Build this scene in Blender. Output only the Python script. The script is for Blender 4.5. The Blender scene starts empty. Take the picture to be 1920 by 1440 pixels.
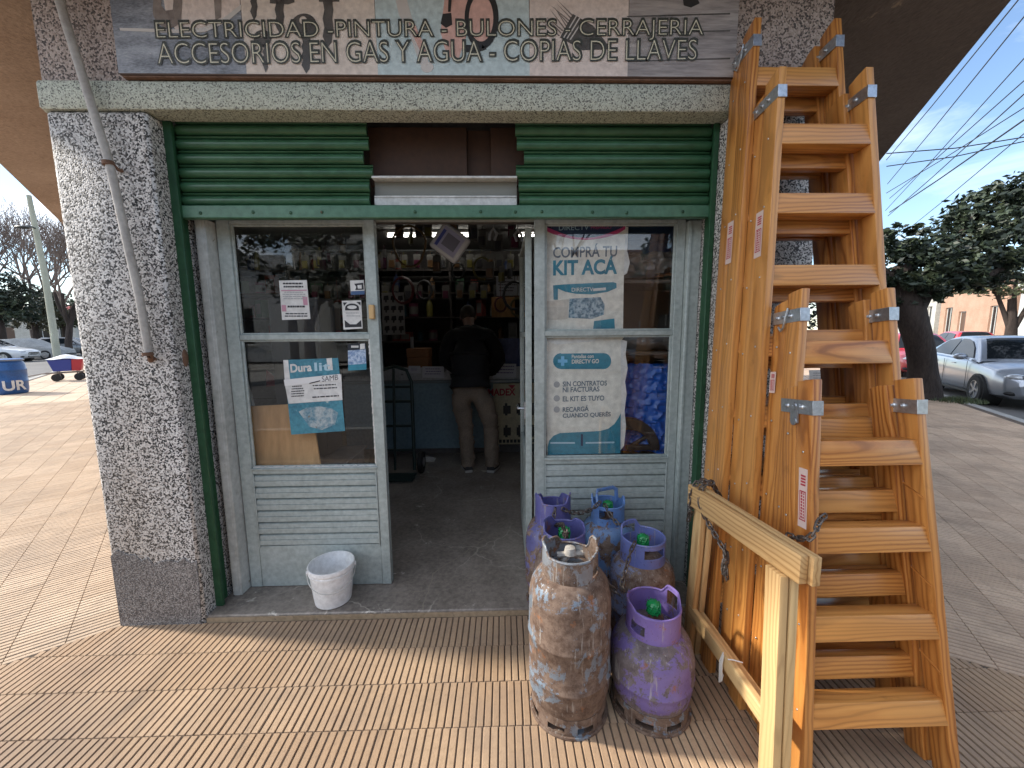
import bpy, bmesh, math, random
from mathutils import Vector, Matrix, Euler
random.seed(7)
SC = bpy.context.scene
COL = SC.collection
R = math.radians
# ------------------------------------------------------------------ camera
FPX, TH, YAW, ROLL, EYE = 750.0, R(7.4), R(1.3), R(0.45), 1.5
CM = Matrix.Rotation(-YAW, 3, 'Z') @ Matrix.Rotation(math.pi/2-TH, 3, 'X') @ Matrix.Rotation(-ROLL, 3, 'Z')
cam = bpy.data.cameras.new('camera'); cam.sensor_width = 36; cam.lens = FPX/1920*36
cam.clip_end = 2000; cam.clip_start = .02
co = bpy.data.objects.new('camera', cam); COL.objects.link(co)
co.matrix_world = Matrix.Translation((0, 0, EYE)) @ CM.to_4x4()
SC.camera = co
def ray(px, py): return CM @ Vector((px-960, 720-py, -FPX))
def PY(px, py, y):
    d = ray(px, py); return Vector((0, 0, EYE)) + d*(y/d.y)
def PZ(px, py, z=0.0):
    d = ray(px, py); return Vector((0, 0, EYE)) + d*((z-EYE)/d.z)
def PXX(px, py, x):
    d = ray(px, py); return Vector((0, 0, EYE)) + d*(x/d.x)
# ------------------------------------------------------------------ light
SUN_EL = R(33); SUN_AZ = math.atan2(-.988, .155)
SDIR = Vector((math.sin(SUN_AZ)*math.cos(SUN_EL), math.cos(SUN_AZ)*math.cos(SUN_EL), math.sin(SUN_EL)))
sl = bpy.data.lights.new('sun', 'SUN'); sl.energy = 2.9; sl.angle = R(3.5); sl.color = (1, .93, .82)
so = bpy.data.objects.new('sun', sl); COL.objects.link(so)
so.rotation_euler = SDIR.to_track_quat('Z', 'Y').to_euler(); so.location = SDIR*40
W = bpy.data.worlds.new('World'); SC.world = W; W.use_nodes = True
nt = W.node_tree; nt.nodes.clear()
def wn(t): return nt.nodes.new(t)
out = wn('ShaderNodeOutputWorld'); bg = wn('ShaderNodeBackground'); sky = wn('ShaderNodeTexSky')
sky.sky_type = 'NISHITA'; sky.sun_disc = False; sky.sun_elevation = SUN_EL; sky.sun_rotation = SUN_AZ
sky.air_density = 1.0; sky.dust_density = .25; sky.ozone_density = 2.2
tc = wn('ShaderNodeTexCoord'); mp = wn('ShaderNodeMapping'); mp.inputs['Scale'].default_value = (1.0, 1.0, 3.2)
nz = wn('ShaderNodeTexNoise'); nz.inputs['Scale'].default_value = 2.3; nz.inputs['Detail'].default_value = 7; nz.inputs['Roughness'].default_value = .6; nz.inputs['Distortion'].default_value = .6
rp = wn('ShaderNodeValToRGB'); rp.color_ramp.elements[0].position = .42; rp.color_ramp.elements[1].position = .72
sx = wn('ShaderNodeSeparateXYZ'); mr = wn('ShaderNodeMapRange')
mr.inputs['From Min'].default_value = .9; mr.inputs['From Max'].default_value = -.7; mr.inputs['To Min'].default_value = .24; mr.inputs['To Max'].default_value = 1.9
ml = wn('ShaderNodeMath'); ml.operation = 'MULTIPLY'; ml.use_clamp = True
mx = wn('ShaderNodeMix'); mx.data_type = 'RGBA'; mx.inputs[7].default_value = (10.5, 11.0, 11.8, 1)
L = nt.links.new
L(tc.outputs['Generated'], mp.inputs[0]); L(mp.outputs[0], nz.inputs['Vector']); L(nz.outputs['Fac'], rp.inputs[0])
L(tc.outputs['Generated'], sx.inputs[0]); L(sx.outputs['X'], mr.inputs['Value'])
L(rp.outputs['Color'], ml.inputs[0]); L(mr.outputs[0], ml.inputs[1]); L(ml.outputs[0], mx.inputs[0])
L(sky.outputs[0], mx.inputs[6]); L(mx.outputs[2], bg.inputs[0]); bg.inputs[1].default_value = .115
L(bg.outputs[0], out.inputs[0])
SC.view_settings.view_transform = 'Standard'; SC.view_settings.look = 'None'
SC.view_settings.exposure = 1.2; SC.view_settings.gamma = 1
SC.cycles.max_bounces = 8; SC.cycles.transparent_max_bounces = 16
# ------------------------------------------------------------------ materials
MATS = {}
def newmat(name):
    m = bpy.data.materials.new(name); m.use_nodes = True
    n = m.node_tree; b = n.nodes['Principled BSDF']; MATS[name] = m
    return m, n, b
def setin(b, **k):
    for a, v in k.items():
        b.inputs[a.replace('_', ' ')].default_value = v
def c4(c): return (c[0], c[1], c[2], 1)
def coords(n, scale=(1, 1, 1), kind='Object', rnd=True):
    t = n.nodes.new('ShaderNodeTexCoord'); mpp = n.nodes.new('ShaderNodeMapping')
    mpp.inputs['Scale'].default_value = scale
    if kind == 'gc':
        t = n.nodes.new('ShaderNodeAttribute'); t.attribute_name = 'gc'
        n.links.new(t.outputs['Vector'], mpp.inputs[0])
    else:
        n.links.new(t.outputs[kind], mpp.inputs[0])
        if rnd:
            oi = n.nodes.new('ShaderNodeObjectInfo'); mu = n.nodes.new('ShaderNodeMath'); mu.operation = 'MULTIPLY'; mu.inputs[1].default_value = 17
            n.links.new(oi.outputs['Random'], mu.inputs[0]); n.links.new(mu.outputs[0], mpp.inputs['Location'])
    return mpp.outputs[0]
def noise(n, vec, scale, detail=4, rough=.6, dist=0):
    t = n.nodes.new('ShaderNodeTexNoise'); t.inputs['Scale'].default_value = scale
    t.inputs['Detail'].default_value = detail; t.inputs['Roughness'].default_value = rough; t.inputs['Distortion'].default_value = dist
    n.links.new(vec, t.inputs['Vector']); return t.outputs['Fac']
def ramp(n, fac, stops, interp='LINEAR'):
    r = n.nodes.new('ShaderNodeValToRGB'); r.color_ramp.interpolation = interp
    e = r.color_ramp.elements
    while len(e) < len(stops): e.new(.5)
    for i, (p, c) in enumerate(stops):
        e[i].position = p; e[i].color = c4(c) if hasattr(c, '__len__') else (c, c, c, 1)
    n.links.new(fac, r.inputs[0]); return r.outputs[0]
def mixc(n, fac, a, b, mode='MIX'):
    m = n.nodes.new('ShaderNodeMix'); m.data_type = 'RGBA'; m.blend_type = mode
    for s, i in ((fac, 0), (a, 6), (b, 7)):
        if hasattr(s, 'is_output'): n.links.new(s, m.inputs[i])
        elif i == 0: m.inputs[0].default_value = s
        else: m.inputs[i].default_value = c4(s)
    return m.outputs[2]
def bump(n, b, h, strength=.3, dist=.01):
    u = n.nodes.new('ShaderNodeBump'); u.inputs['Strength'].default_value = strength; u.inputs['Distance'].default_value = dist
    n.links.new(h, u.inputs['Height']); n.links.new(u.outputs[0], b.inputs['Normal'])
def flat(name, c, rough=.6, metal=0, spec=.5):
    if name in MATS: return MATS[name]
    m, n, b = newmat(name); setin(b, Base_Color=c4(c), Roughness=rough, Metallic=metal); b.inputs['Specular IOR Level'].default_value = spec
    return m
def worn(name, c1, c2, c3=None, scale=3, fine=60, rough=.6, metal=0, bs=.15, lo=.4, hi=.65, spots=.68, sc3=(1, 1, 1), bd=.004, spotscale=14):
    """two tone mottled surface with optional chips / stains of a third colour"""
    m, n, b = newmat(name)
    v = coords(n, sc3)
    f = noise(n, v, scale, 6); col = mixc(n, ramp(n, f, [(lo, 0), (hi, 1)]), c1, c2)
    g = noise(n, v, fine, 3)
    col = mixc(n, ramp(n, g, [(.3, .82), (.7, 1.0)]), (0, 0, 0), col) if False else mixc(n, .35, col, mixc(n, ramp(n, g, [(.3, 0), (.7, 1)]), tuple(x*.55 for x in c1), tuple(min(1, x*1.25) for x in c2)))
    if c3:
        h = noise(n, v, spotscale, 8, .7, .5); col = mixc(n, ramp(n, h, [(spots, 0), (spots+.05, 1)]), col, c3)
    n.links.new(col, b.inputs['Base Color']); setin(b, Roughness=rough, Metallic=metal)
    bump(n, b, g, bs, bd)
    return m
def pebble(name, stops, scale=105, tint=None):
    m, n, b = newmat(name); v = coords(n, rnd=False)
    t = n.nodes.new('ShaderNodeTexVoronoi'); t.inputs['Scale'].default_value = scale; n.links.new(v, t.inputs['Vector'])
    s = n.nodes.new('ShaderNodeSeparateColor'); n.links.new(t.outputs['Color'], s.inputs[0])
    col = ramp(n, s.outputs[0], stops)
    big = noise(n, v, 1.6, 5); col = mixc(n, ramp(n, big, [(.4, .0), (.75, .3)]), col, tint or (.2, .17, .14))
    n.links.new(col, b.inputs['Base Color']); setin(b, Roughness=.75)
    bump(n, b, t.outputs['Distance'], .5, -.004)
    return m
M_PEB = pebble('terrazzo_pebble', [(0, .012), (.27, .04), (.36, (.24, .22, .2)), (.6, (.56, .53, .5)), (1, (.76, .73, .69))], 150)
M_PINK = pebble('terrazzo_pink', [(0, .05), (.25, (.12, .09, .08)), (.4, (.36, .29, .25)), (1, (.56, .47, .42))], 140, (.4, .3, .25))
M_BAND = pebble('terrazzo_pale_green', [(0, .07), (.15, (.18, .18, .15)), (.3, (.42, .44, .36)), (1, (.62, .64, .54))], 200, (.38, .4, .32))
M_CEMP = pebble('dark_cement_speckle', [(0, .05), (.3, (.12, .105, .097)), (.6, (.22, .2, .187)), (1, (.4, .375, .35))], 210, (.09, .075, .065))
M_CEM = worn('cement_patch', (.13, .115, .11), (.22, .2, .19), (.3, .28, .26), 5, 90, .9, 0, .4, spots=.66)
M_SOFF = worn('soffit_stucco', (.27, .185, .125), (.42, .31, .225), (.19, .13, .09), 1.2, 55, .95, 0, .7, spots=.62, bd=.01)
M_SAGE = worn('sage_paint', (.33, .375, .355), (.43, .475, .45), (.22, .2, .17), 2.2, 40, .42, 0, .12, spots=.7, spotscale=9)
M_JAMB = worn('old_white_paint', (.4, .41, .38), (.52, .53, .5), (.2, .17, .12), 3, 30, .6, 0, .2, spots=.64)
M_GREEN = worn('green_shutter_paint', (.026, .092, .042), (.05, .14, .07), (.14, .15, .12), 2.5, 30, .3, 0, .08, spots=.72, sc3=(.5, 1, 1))
M_GREENB = worn('green_bar_paint', (.045, .13, .075), (.085, .2, .125), (.06, .05, .04), 3, 30, .4, 0, .1, spots=.68)
M_GRAIL = worn('dark_green_rail', (.012, .06, .025), (.025, .09, .04), (.1, .06, .03), 4, 30, .5, 0, .1, spots=.66)
M_PLY = worn('brown_plywood', (.04, .016, .006), (.058, .023, .009), None, 2, 30, .7)
M_WHITE = worn('white_painted_metal', (.55, .54, .5), (.7, .69, .66), (.3, .25, .2), 3, 40, .5, 0, .1, spots=.72)
M_FLOOR = worn('shop_floor_cement', (.13, .108, .09), (.34, .29, .245), (.55, .5, .43), 2.2, 45, .42, 0, .25, lo=.36, hi=.66, spots=.62, spotscale=6)
def floor_marks(m):
    n = m.node_tree; b = n.nodes['Principled BSDF']; src = b.inputs['Base Color'].links[0].from_socket
    v = coords(n, (1, 1, 1), rnd=False); w = n.nodes.new('ShaderNodeTexNoise'); w.inputs['Scale'].default_value = 3; w.inputs['Detail'].default_value = 6; n.links.new(v, w.inputs['Vector'])
    a = n.nodes.new('ShaderNodeVectorMath'); a.operation = 'SCALE'; a.inputs['Scale'].default_value = .35; n.links.new(w.outputs['Color'], a.inputs[0])
    d = n.nodes.new('ShaderNodeVectorMath'); n.links.new(v, d.inputs[0]); n.links.new(a.outputs[0], d.inputs[1])
    t = n.nodes.new('ShaderNodeTexVoronoi'); t.feature = 'DISTANCE_TO_EDGE'; t.inputs['Scale'].default_value = 1.7; n.links.new(d.outputs[0], t.inputs['Vector'])
    f = ramp(n, t.outputs['Distance'], [(.0, .8), (.012, .0)])
    mk = n.nodes.new('ShaderNodeMath'); mk.operation = 'MULTIPLY'; n.links.new(f, mk.inputs[0]); n.links.new(ramp(n, noise(n, v, 1.4, 3), [(.42, 0), (.6, 1)]), mk.inputs[1])
    n.links.new(mixc(n, mk.outputs[0], src, (.5, .45, .38)), b.inputs['Base Color'])
floor_marks(M_FLOOR)
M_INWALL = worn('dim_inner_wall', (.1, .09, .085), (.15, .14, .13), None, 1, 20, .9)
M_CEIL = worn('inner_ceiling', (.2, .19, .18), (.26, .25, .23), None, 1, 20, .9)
M_STEEL = worn('galvanised_steel', (.42, .44, .46), (.58, .6, .62), None, 9, 90, .32, .85, .05)
M_IRON = worn('dark_chain_iron', (.09, .075, .065), (.17, .14, .12), (.16, .07, .03), 30, 120, .5, .7, .2)
M_PIPE = worn('old_grey_pipe', (.34, .31, .28), (.47, .44, .4), (.2, .11, .06), 5, 50, .6, 0, .3, spots=.62)
M_RUST = worn('rust_iron', (.12, .06, .035), (.2, .11, .07), None, 10, 60, .85, 0, .4)
M_ASPH = worn('asphalt', (.1, .095, .09), (.16, .15, .14), (.2, .19, .175), .4, 60, .9, 0, .3)
M_KERB = worn('kerb_concrete', (.3, .28, .25), (.42, .4, .36), None, 2, 40, .9, 0, .3)
M_BARK = worn('bark', (.022, .015, .012), (.06, .044, .036), None, 5, 30, .95, 0, .9, sc3=(1, 1, .25), bd=.03)
M_TWIG = flat('bare_twig', (.16, .12, .1), .9)
M_POLE = worn('concrete_pole', (.34, .34, .26), (.44, .44, .35), None, 1, 30, .9)
M_BUCK = worn('white_plastic', (.8, .78, .75), (.88, .87, .85), (.55, .48, .38), 4, 40, .4, 0, .05, spots=.7)
M_BLACK = flat('black_rubber', (.012, .012, .012), .6)
M_DARK = flat('dark_metal', (.03, .034, .034), .45)
M_CARD = worn('cardboard', (.5, .27, .11), (.6, .35, .16), None, 2, 25, .85, sc3=(1, 1, .2))
def wood(name, dark, mid, light, rough, ringscale=32, rings=.75, coat=0):
    m, n, b = newmat(name); v = coords(n, (1, 1, 1), 'gc')
    v2 = coords(n, (1.6, 9, 9), 'gc'); v3 = coords(n, (2.2, 110, 110), 'gc')
    nv = n.nodes.new('ShaderNodeTexNoise'); nv.inputs['Scale'].default_value = 1.0; nv.inputs['Detail'].default_value = 2; n.links.new(v2, nv.inputs['Vector'])
    va = n.nodes.new('ShaderNodeVectorMath'); va.operation = 'SCALE'; va.inputs['Scale'].default_value = .075; n.links.new(nv.outputs['Color'], va.inputs[0])
    vb = n.nodes.new('ShaderNodeVectorMath'); n.links.new(v, vb.inputs[0]); n.links.new(va.outputs[0], vb.inputs[1])
    w = n.nodes.new('ShaderNodeTexWave'); w.wave_type = 'RINGS'; w.rings_direction = 'X'; w.inputs['Scale'].default_value = ringscale
    w.inputs['Distortion'].default_value = .6; w.inputs['Detail'].default_value = 1; n.links.new(vb.outputs[0], w.inputs['Vector'])
    col = ramp(n, w.outputs['Fac'], [(0, light), (.55, mid), (rings, mid), (1, dark)])
    f = noise(n, v3, 1, 3); col = mixc(n, ramp(n, f, [(.4, .0), (.8, .4)]), col, dark)
    # a knot here and there, long pale scuffs in the varnish
    k = n.nodes.new('ShaderNodeTexVoronoi'); k.inputs['Scale'].default_value = 1; n.links.new(coords(n, (2.2, 8, 8), 'gc'), k.inputs['Vector'])
    col = mixc(n, ramp(n, k.outputs['Distance'], [(.05, .85), (.13, 0)]), col, tuple(x*.25 for x in dark))
    s = noise(n, coords(n, (5, 50, 50), 'gc'), 1, 2, .5); col = mixc(n, ramp(n, s, [(.72, 0), (.78, .55)]), col, tuple(min(1, x*1.35+.05) for x in light))
    br = noise(n, coords(n, (1.1, 2, 2), 'gc'), 1.3, 3); col = mixc(n, ramp(n, br, [(.35, .35), (.6, 0)]), col, mid if False else tuple(x*.8 for x in mid))
    tone = noise(n, coords(n, (.55, 3, 3), 'gc'), 1, 1); col = mixc(n, ramp(n, tone, [(.38, 0), (.62, .5)]), col, tuple(min(1, x*k) for x, k in zip(light, (1.05, 1.2, 1.35))))
    dirt = noise(n, coords(n, (7, 18, 18), 'gc'), 1, 6, .7); col = mixc(n, ramp(n, dirt, [(.6, 0), (.72, .35)]), col, tuple(x*.4 for x in dark))
    n.links.new(col, b.inputs['Base Color']); setin(b, Roughness=rough); b.inputs['Coat Weight'].default_value = coat; b.inputs['Coat Roughness'].default_value = .25
    bump(n, b, f, .12, .002)
    return m
M_WOOD = wood('varnished_pine', (.25, .075, .012), (.5, .185, .038), (.62, .27, .066), .4, 22, .74, .3)
M_PINE = wood('raw_pine', (.36, .185, .065), (.56, .335, .135), (.64, .41, .18), .6, 20, .8)
def cylpaint(name, paint, paint2, rustamt, rusts=((.1, .052, .03), (.25, .185, .14))):
    m, n, b = newmat(name); v = coords(n)
    base = mixc(n, ramp(n, noise(n, v, 7, 8, .7), [(.38, 0), (.62, 1)]), paint, paint2)
    ru = mixc(n, ramp(n, noise(n, v, 24, 8, .75), [(.38, 0), (.62, 1)]), rusts[0], rusts[1])
    add = n.nodes.new('ShaderNodeMath'); add.operation = 'MULTIPLY_ADD'; add.inputs[1].default_value = .45
    n.links.new(noise(n, coords(n, (1, 1, .6)), 32, 8, .75), add.inputs[0]); f0 = noise(n, v, 5, 10, .74, .6); n.links.new(f0, add.inputs[2])
    f1 = add.outputs[0]; ra = rustamt+.225
    fac = ramp(n, f1, [(ra, 1), (ra+.03, 0)])
    col = mixc(n, fac, base, ru)
    orange = noise(n, v, 13, 9, .75); col = mixc(n, ramp(n, orange, [(.59, 0), (.64, .75)]), col, (.27, .1, .035))
    scr = noise(n, coords(n, (70, 70, 5)), 1, 5, .65); col = mixc(n, ramp(n, scr, [(.6, 0), (.66, .55)]), col, (.4, .36, .31))
    chip = noise(n, v, 75, 4, .7); col = mixc(n, ramp(n, chip, [(.62, 0), (.66, .7)]), col, (.07, .045, .035))
    n.links.new(col, b.inputs['Base Color'])
    rr = n.nodes.new('ShaderNodeMapRange'); rr.inputs['To Min'].default_value = .36; rr.inputs['To Max'].default_value = .8
    n.links.new(fac, rr.inputs['Value']); n.links.new(rr.outputs[0], b.inputs['Roughness'])
    bump(n, b, f1, .55, .004); return m
M_CYL = dict(rusty=cylpaint('rusty_grey_blue', (.17, .225, .285), (.13, .15, .175), .535, ((.075, .04, .024), (.19, .13, .095))),
             purple=cylpaint('worn_purple', (.14, .1, .27), (.18, .135, .32), .475, ((.1, .075, .075), (.19, .155, .15))),
             blue=cylpaint('worn_blue', (.11, .2, .38), (.15, .26, .45), .46),
             indigo=cylpaint('worn_indigo', (.1, .1, .25), (.14, .14, .3), .5),
             slate=cylpaint('worn_slate_blue', (.15, .18, .3), (.2, .23, .36), .52))
M_COLL = dict(rusty=cylpaint('collar_rusty', (.22, .25, .28), (.16, .165, .18), .5, ((.08, .045, .028), (.19, .14, .11))),
              purple=cylpaint('collar_purple', (.17, .115, .34), (.21, .15, .39), .36),
              blue=cylpaint('collar_blue', (.1, .2, .46), (.14, .26, .52), .32),
              indigo=cylpaint('collar_indigo', (.1, .1, .29), (.13, .13, .33), .35),
              slate=cylpaint('collar_slate', (.13, .16, .4), (.17, .2, .44), .36))
def m_green():
    m, n, b = newmat('green_valve_plastic'); setin(b, Base_Color=(.012, .24, .065, 1), Roughness=.18); return m
M_VALVE = m_green()
def glassmat(name, tint=(.9, .93, .92), base=.07):
    m, n, b = newmat(name); n.nodes.remove(b)
    o = n.nodes['Material Output']; t = n.nodes.new('ShaderNodeBsdfTransparent'); t.inputs[0].default_value = c4(tint)
    g = n.nodes.new('ShaderNodeBsdfGlossy'); g.inputs['Roughness'].default_value = .015
    lw = n.nodes.new('ShaderNodeLayerWeight'); lw.inputs[0].default_value = .5
    pw = n.nodes.new('ShaderNodeMath'); pw.operation = 'POWER'; pw.inputs[1].default_value = 4.5; n.links.new(lw.outputs['Facing'], pw.inputs[0])
    a = n.nodes.new('ShaderNodeMath'); a.operation = 'MULTIPLY_ADD'; a.inputs[1].default_value = .9; a.inputs[2].default_value = base; n.links.new(pw.outputs[0], a.inputs[0])
    x = n.nodes.new('ShaderNodeMixShader'); n.links.new(a.outputs[0], x.inputs[0]); n.links.new(t.outputs[0], x.inputs[1]); n.links.new(g.outputs[0], x.inputs[2])
    n.links.new(x.outputs[0], o.inputs[0]); return m
M_GLASS = glassmat('window_glass', (.97, .98, .98), .05)
M_FILM = glassmat('clear_plastic_film', (.8, .8, .8), .25)
def emit(name, c, s):
    m, n, b = newmat(name); setin(b, Base_Color=c4(c)); b.inputs['Emission Color'].default_value = c4(c); b.inputs['Emission Strength'].default_value = s; return m
def leafmat(name, a, b_, c):
    m, n, b = newmat(name)
    t = n.nodes.new('ShaderNodeAttribute'); t.attribute_name = 'rnd'
    col = ramp(n, t.outputs['Fac'], [(0, a), (.5, b_), (1, c)]); n.links.new(col, b.inputs['Base Color']); setin(b, Roughness=.55); return m
def paving(name, a, b_, dirt):
    m, n, b = newmat(name); v = coords(n, rnd=False)
    t = n.nodes.new('ShaderNodeAttribute'); t.attribute_name = 'rnd'
    col = mixc(n, t.outputs['Fac'], a, b_)
    f = noise(n, v, 1.3, 9, .72); col = mixc(n, ramp(n, f, [(.44, 0), (.66, .8)]), col, dirt); h_ = noise(n, coords(n, (9, 1.6, 4), rnd=False), 1, 6, .7); col = mixc(n, ramp(n, h_, [(.56, 0), (.7, .5)]), col, tuple(x*.5 for x in dirt))
    g = noise(n, v, 45, 4, .7); col = mixc(n, ramp(n, g, [(.5, 0), (.75, .45)]), col, tuple(x*.55 for x in a))
    n.links.new(col, b.inputs['Base Color']); setin(b, Roughness=.8)
    bump(n, b, noise(n, v, 150, 4, .7), .35, .004); return m
M_PAVE = paving('vainilla_tile', (.375, .245, .145), (.46, .315, .195), (.24, .17, .12))
M_PAVE2 = paving('vainilla_tile_side', (.47, .345, .235), (.57, .435, .31), (.36, .275, .2))
M_PAVE3 = paving('vainilla_tile_grey', (.5, .35, .235), (.62, .45, .31), (.33, .24, .165))
M_GROUT = worn('groove_dirt', (.085, .06, .042), (.15, .108, .075), None, 3, 60, .95)
# ------------------------------------------------------------------ mesh helpers
class MB:
    def __init__(s): s.v = []; s.f = []; s.r = []; s.mi = []
    def add(s, vs, fs, rnd=0, mi=0):
        o = len(s.v); s.v += [Vector(p) for p in vs]; s.f += [tuple(i+o for i in f) for f in fs]; s.r += [rnd]*len(vs); s.mi += [mi]*len(fs); return s
    def hexa(s, c, rnd=0, mi=0):   # c: 8 corners, bottom loop then top loop
        return s.add(c, [(3, 2, 1, 0), (4, 5, 6, 7), (0, 1, 5, 4), (1, 2, 6, 5), (2, 3, 7, 6), (3, 0, 4, 7)], rnd, mi)
    def box(s, lo, hi, M=None, rnd=0, mi=0):
        x0, y0, z0 = lo; x1, y1, z1 = hi
        c = [(x0, y0, z0), (x1, y0, z0), (x1, y1, z0), (x0, y1, z0), (x0, y0, z1), (x1, y0, z1), (x1, y1, z1), (x0, y1, z1)]
        if M is not None: c = [M @ Vector(p) for p in c]
        return s.hexa(c, rnd, mi)
    def cbox(s, c, sz, M=None, rnd=0, mi=0):
        return s.box([c[i]-sz[i]/2 for i in range(3)], [c[i]+sz[i]/2 for i in range(3)], M, rnd, mi)
    def prism(s, poly, off, rnd=0, mi=0):  # poly: 3d loop, off: vector
        n = len(poly); off = Vector(off); a = [Vector(p) for p in poly]; b = [p+off for p in a]
        fs = [tuple(range(n-1, -1, -1)), tuple(range(n, 2*n))] + [(i, (i+1) % n, (i+1) % n+n, i+n) for i in range(n)]
        return s.add(a+b, fs, rnd, mi)
    def tube(s, pts, r, seg=8, cap=True, closed=False, rnd=0, mi=0, flatten=None):
        pts = [Vector(p) for p in pts]; n = len(pts); rs = r if hasattr(r, '__len__') else [r]*n
        vs = []; up = None
        for i, p in enumerate(pts):
            if closed: t = pts[(i+1) % n]-pts[i-1]
            else: t = pts[min(i+1, n-1)]-pts[max(i-1, 0)]
            t.normalize()
            if up is None: up = Vector((0, 0, 1)) if abs(t.z) < .9 else Vector((1, 0, 0))
            a = t.cross(up)
            if a.length < 1e-5: a = t.orthogonal()
            a.normalize(); b = a.cross(t); up = b
            for k in range(seg):
                th = 2*math.pi*k/seg; e = flatten or (1, 1)
                vs.append(p+a*rs[i]*math.cos(th)*e[0]+b*rs[i]*math.sin(th)*e[1])
        fs = []
        for i in range(n if closed else n-1):
            j = (i+1) % n
            for k in range(seg):
                l = (k+1) % seg; fs.append((i*seg+k, i*seg+l, j*seg+l, j*seg+k))
        if cap and not closed: fs += [tuple(range(seg)), tuple(range(n*seg-1, (n-1)*seg-1, -1))]
        return s.add(vs, fs, rnd, mi)
    def lathe(s, prof, seg=32, c=(0, 0, 0), M=None, rnd=0, mi=0):
        c = Vector(c); vs = []
        for r, z in prof:
            for k in range(seg):
                t = 2*math.pi*k/seg; p = Vector((r*math.cos(t), r*math.sin(t), z)); p = (M @ p if M is not None else p)+c; vs.append(p)
        fs = [(i*seg+k, i*seg+(k+1) % seg, (i+1)*seg+(k+1) % seg, (i+1)*seg+k) for i in range(len(prof)-1) for k in range(seg)]
        if prof[0][0] > 1e-4: fs.append(tuple(range(seg-1, -1, -1)))
        if prof[-1][0] > 1e-4: fs.append(tuple(range((len(prof)-1)*seg, len(prof)*seg)))
        return s.add(vs, fs, rnd, mi)
    def cyl(s, a, b, r, seg=12, rnd=0, mi=0): return s.tube([a, b], r, seg, rnd=rnd, mi=mi)
    def ball(s, c, r, seg=14, rings=9, M=None, rnd=0, mi=0):
        r = r if hasattr(r, '__len__') else (r, r, r); c = Vector(c)
        prof = [(math.sin(math.pi*i/rings), -math.cos(math.pi*i/rings)) for i in range(rings+1)]
        S = Matrix.Diagonal(r); S = M @ S if M is not None else S
        return s.lathe(prof, seg, c, S, rnd, mi)
    def grid(s, f, nu, nv, rnd=0, mi=0):
        vs = [f(i/nu, j/nv) for i in range(nu+1) for j in range(nv+1)]
        return s.add(vs, [(i*(nv+1)+j, (i+1)*(nv+1)+j, (i+1)*(nv+1)+j+1, i*(nv+1)+j+1) for i in range(nu) for j in range(nv)], rnd, mi)
    def build(s, name, mat, parent=None, bevel=0, smooth=40, grain=None, world=True, merge=False, seg=1, clean=True):
        me = bpy.data.meshes.new(name)
        off = Vector((0, 0, 0))
        if parent is not None and world: off = ORG.get(parent.name, Vector((0, 0, 0)))
        me.from_pydata([p-off for p in s.v], [], s.f)
        if not bevel and any(s.r):
            at = me.attributes.new('rnd', 'FLOAT', 'POINT'); at.data.foreach_set('value', s.r)
        mats = mat if isinstance(mat, (list, tuple)) else [mat]
        for m in mats: me.materials.append(m)
        if len(mats) > 1: me.polygons.foreach_set('material_index', s.mi)
        if clean or bevel:
            bm = bmesh.new(); bm.from_mesh(me)
            bmesh.ops.remove_doubles(bm, verts=bm.verts, dist=1e-6) if merge else None
            bmesh.ops.recalc_face_normals(bm, faces=bm.faces)
            if bevel:
                es = [e for e in bm.edges if len(e.link_faces) == 2 and e.calc_face_angle(0) > R(30)]
                bmesh.ops.bevel(bm, geom=es, offset=bevel, segments=seg, affect='EDGES', profile=.5, clamp_overlap=True)
            bm.to_mesh(me); bm.free()
        if grain:
            ax, o = grain; ax = Vector(ax).normalized(); b = ax.orthogonal().normalized()
            if abs(ax.y) < .9:
                b = (Vector((0, 1, 0))-ax*ax.y).normalized()
            c = ax.cross(b); at = me.attributes.new('gc', 'FLOAT_VECTOR', 'POINT'); buf = []
            mid = sum((v.co for v in me.vertices), Vector())/len(me.vertices)
            for v in me.vertices:
                p = v.co-mid; buf += [p.dot(ax)+o[0], p.dot(b)+o[1], p.dot(c)+o[2]]
            at.data.foreach_set('vector', buf)
        if smooth:
            me.polygons.foreach_set('use_smooth', [True]*len(me.polygons)); me.set_sharp_from_angle(angle=R(smooth))
        ob = bpy.data.objects.new(name, me); COL.objects.link(ob)
        if parent is not None:
            ob.parent = parent; ORG[ob.name] = off
        else: ORG[ob.name] = Vector((0, 0, 0))
        return ob
ORG = {}
def gr(): return (random.uniform(0, 9), random.uniform(.03, .12)*random.choice((-1, 1)), random.uniform(-.06, .06))
def tag(o, label=None, cat=None, group=None, kind=None):
    if label: o['label'] = label
    if cat: o['category'] = cat
    if group: o['group'] = group
    if kind: o['kind'] = kind
    return o
def empty(name, loc, label, cat, group=None, rz=0):
    o = bpy.data.objects.new(name, None); COL.objects.link(o); o.location = loc; o.empty_display_size = .1; o.rotation_euler.z = rz
    ORG[o.name] = Vector(loc) if not rz else Vector((0, 0, 0)); return tag(o, label, cat, group)
def recenter(o):
    """put a top-level mesh's origin at the middle of its base"""
    me = o.data; xs = [v.co for v in me.vertices]
    c = Vector(((min(p.x for p in xs)+max(p.x for p in xs))/2, (min(p.y for p in xs)+max(p.y for p in xs))/2, min(p.z for p in xs)))
    me.transform(Matrix.Translation(-c)); o.location = c; ORG[o.name] = c; return o
KIDS = {}
def copy_tree(o, parent=None, top=None):
    c = o.copy(); COL.objects.link(c)
    if parent is not None: c.parent = parent
    for ch in [x for x in bpy.data.objects if x.parent == o]: copy_tree(ch, c)
    return c
DG = None
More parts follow.
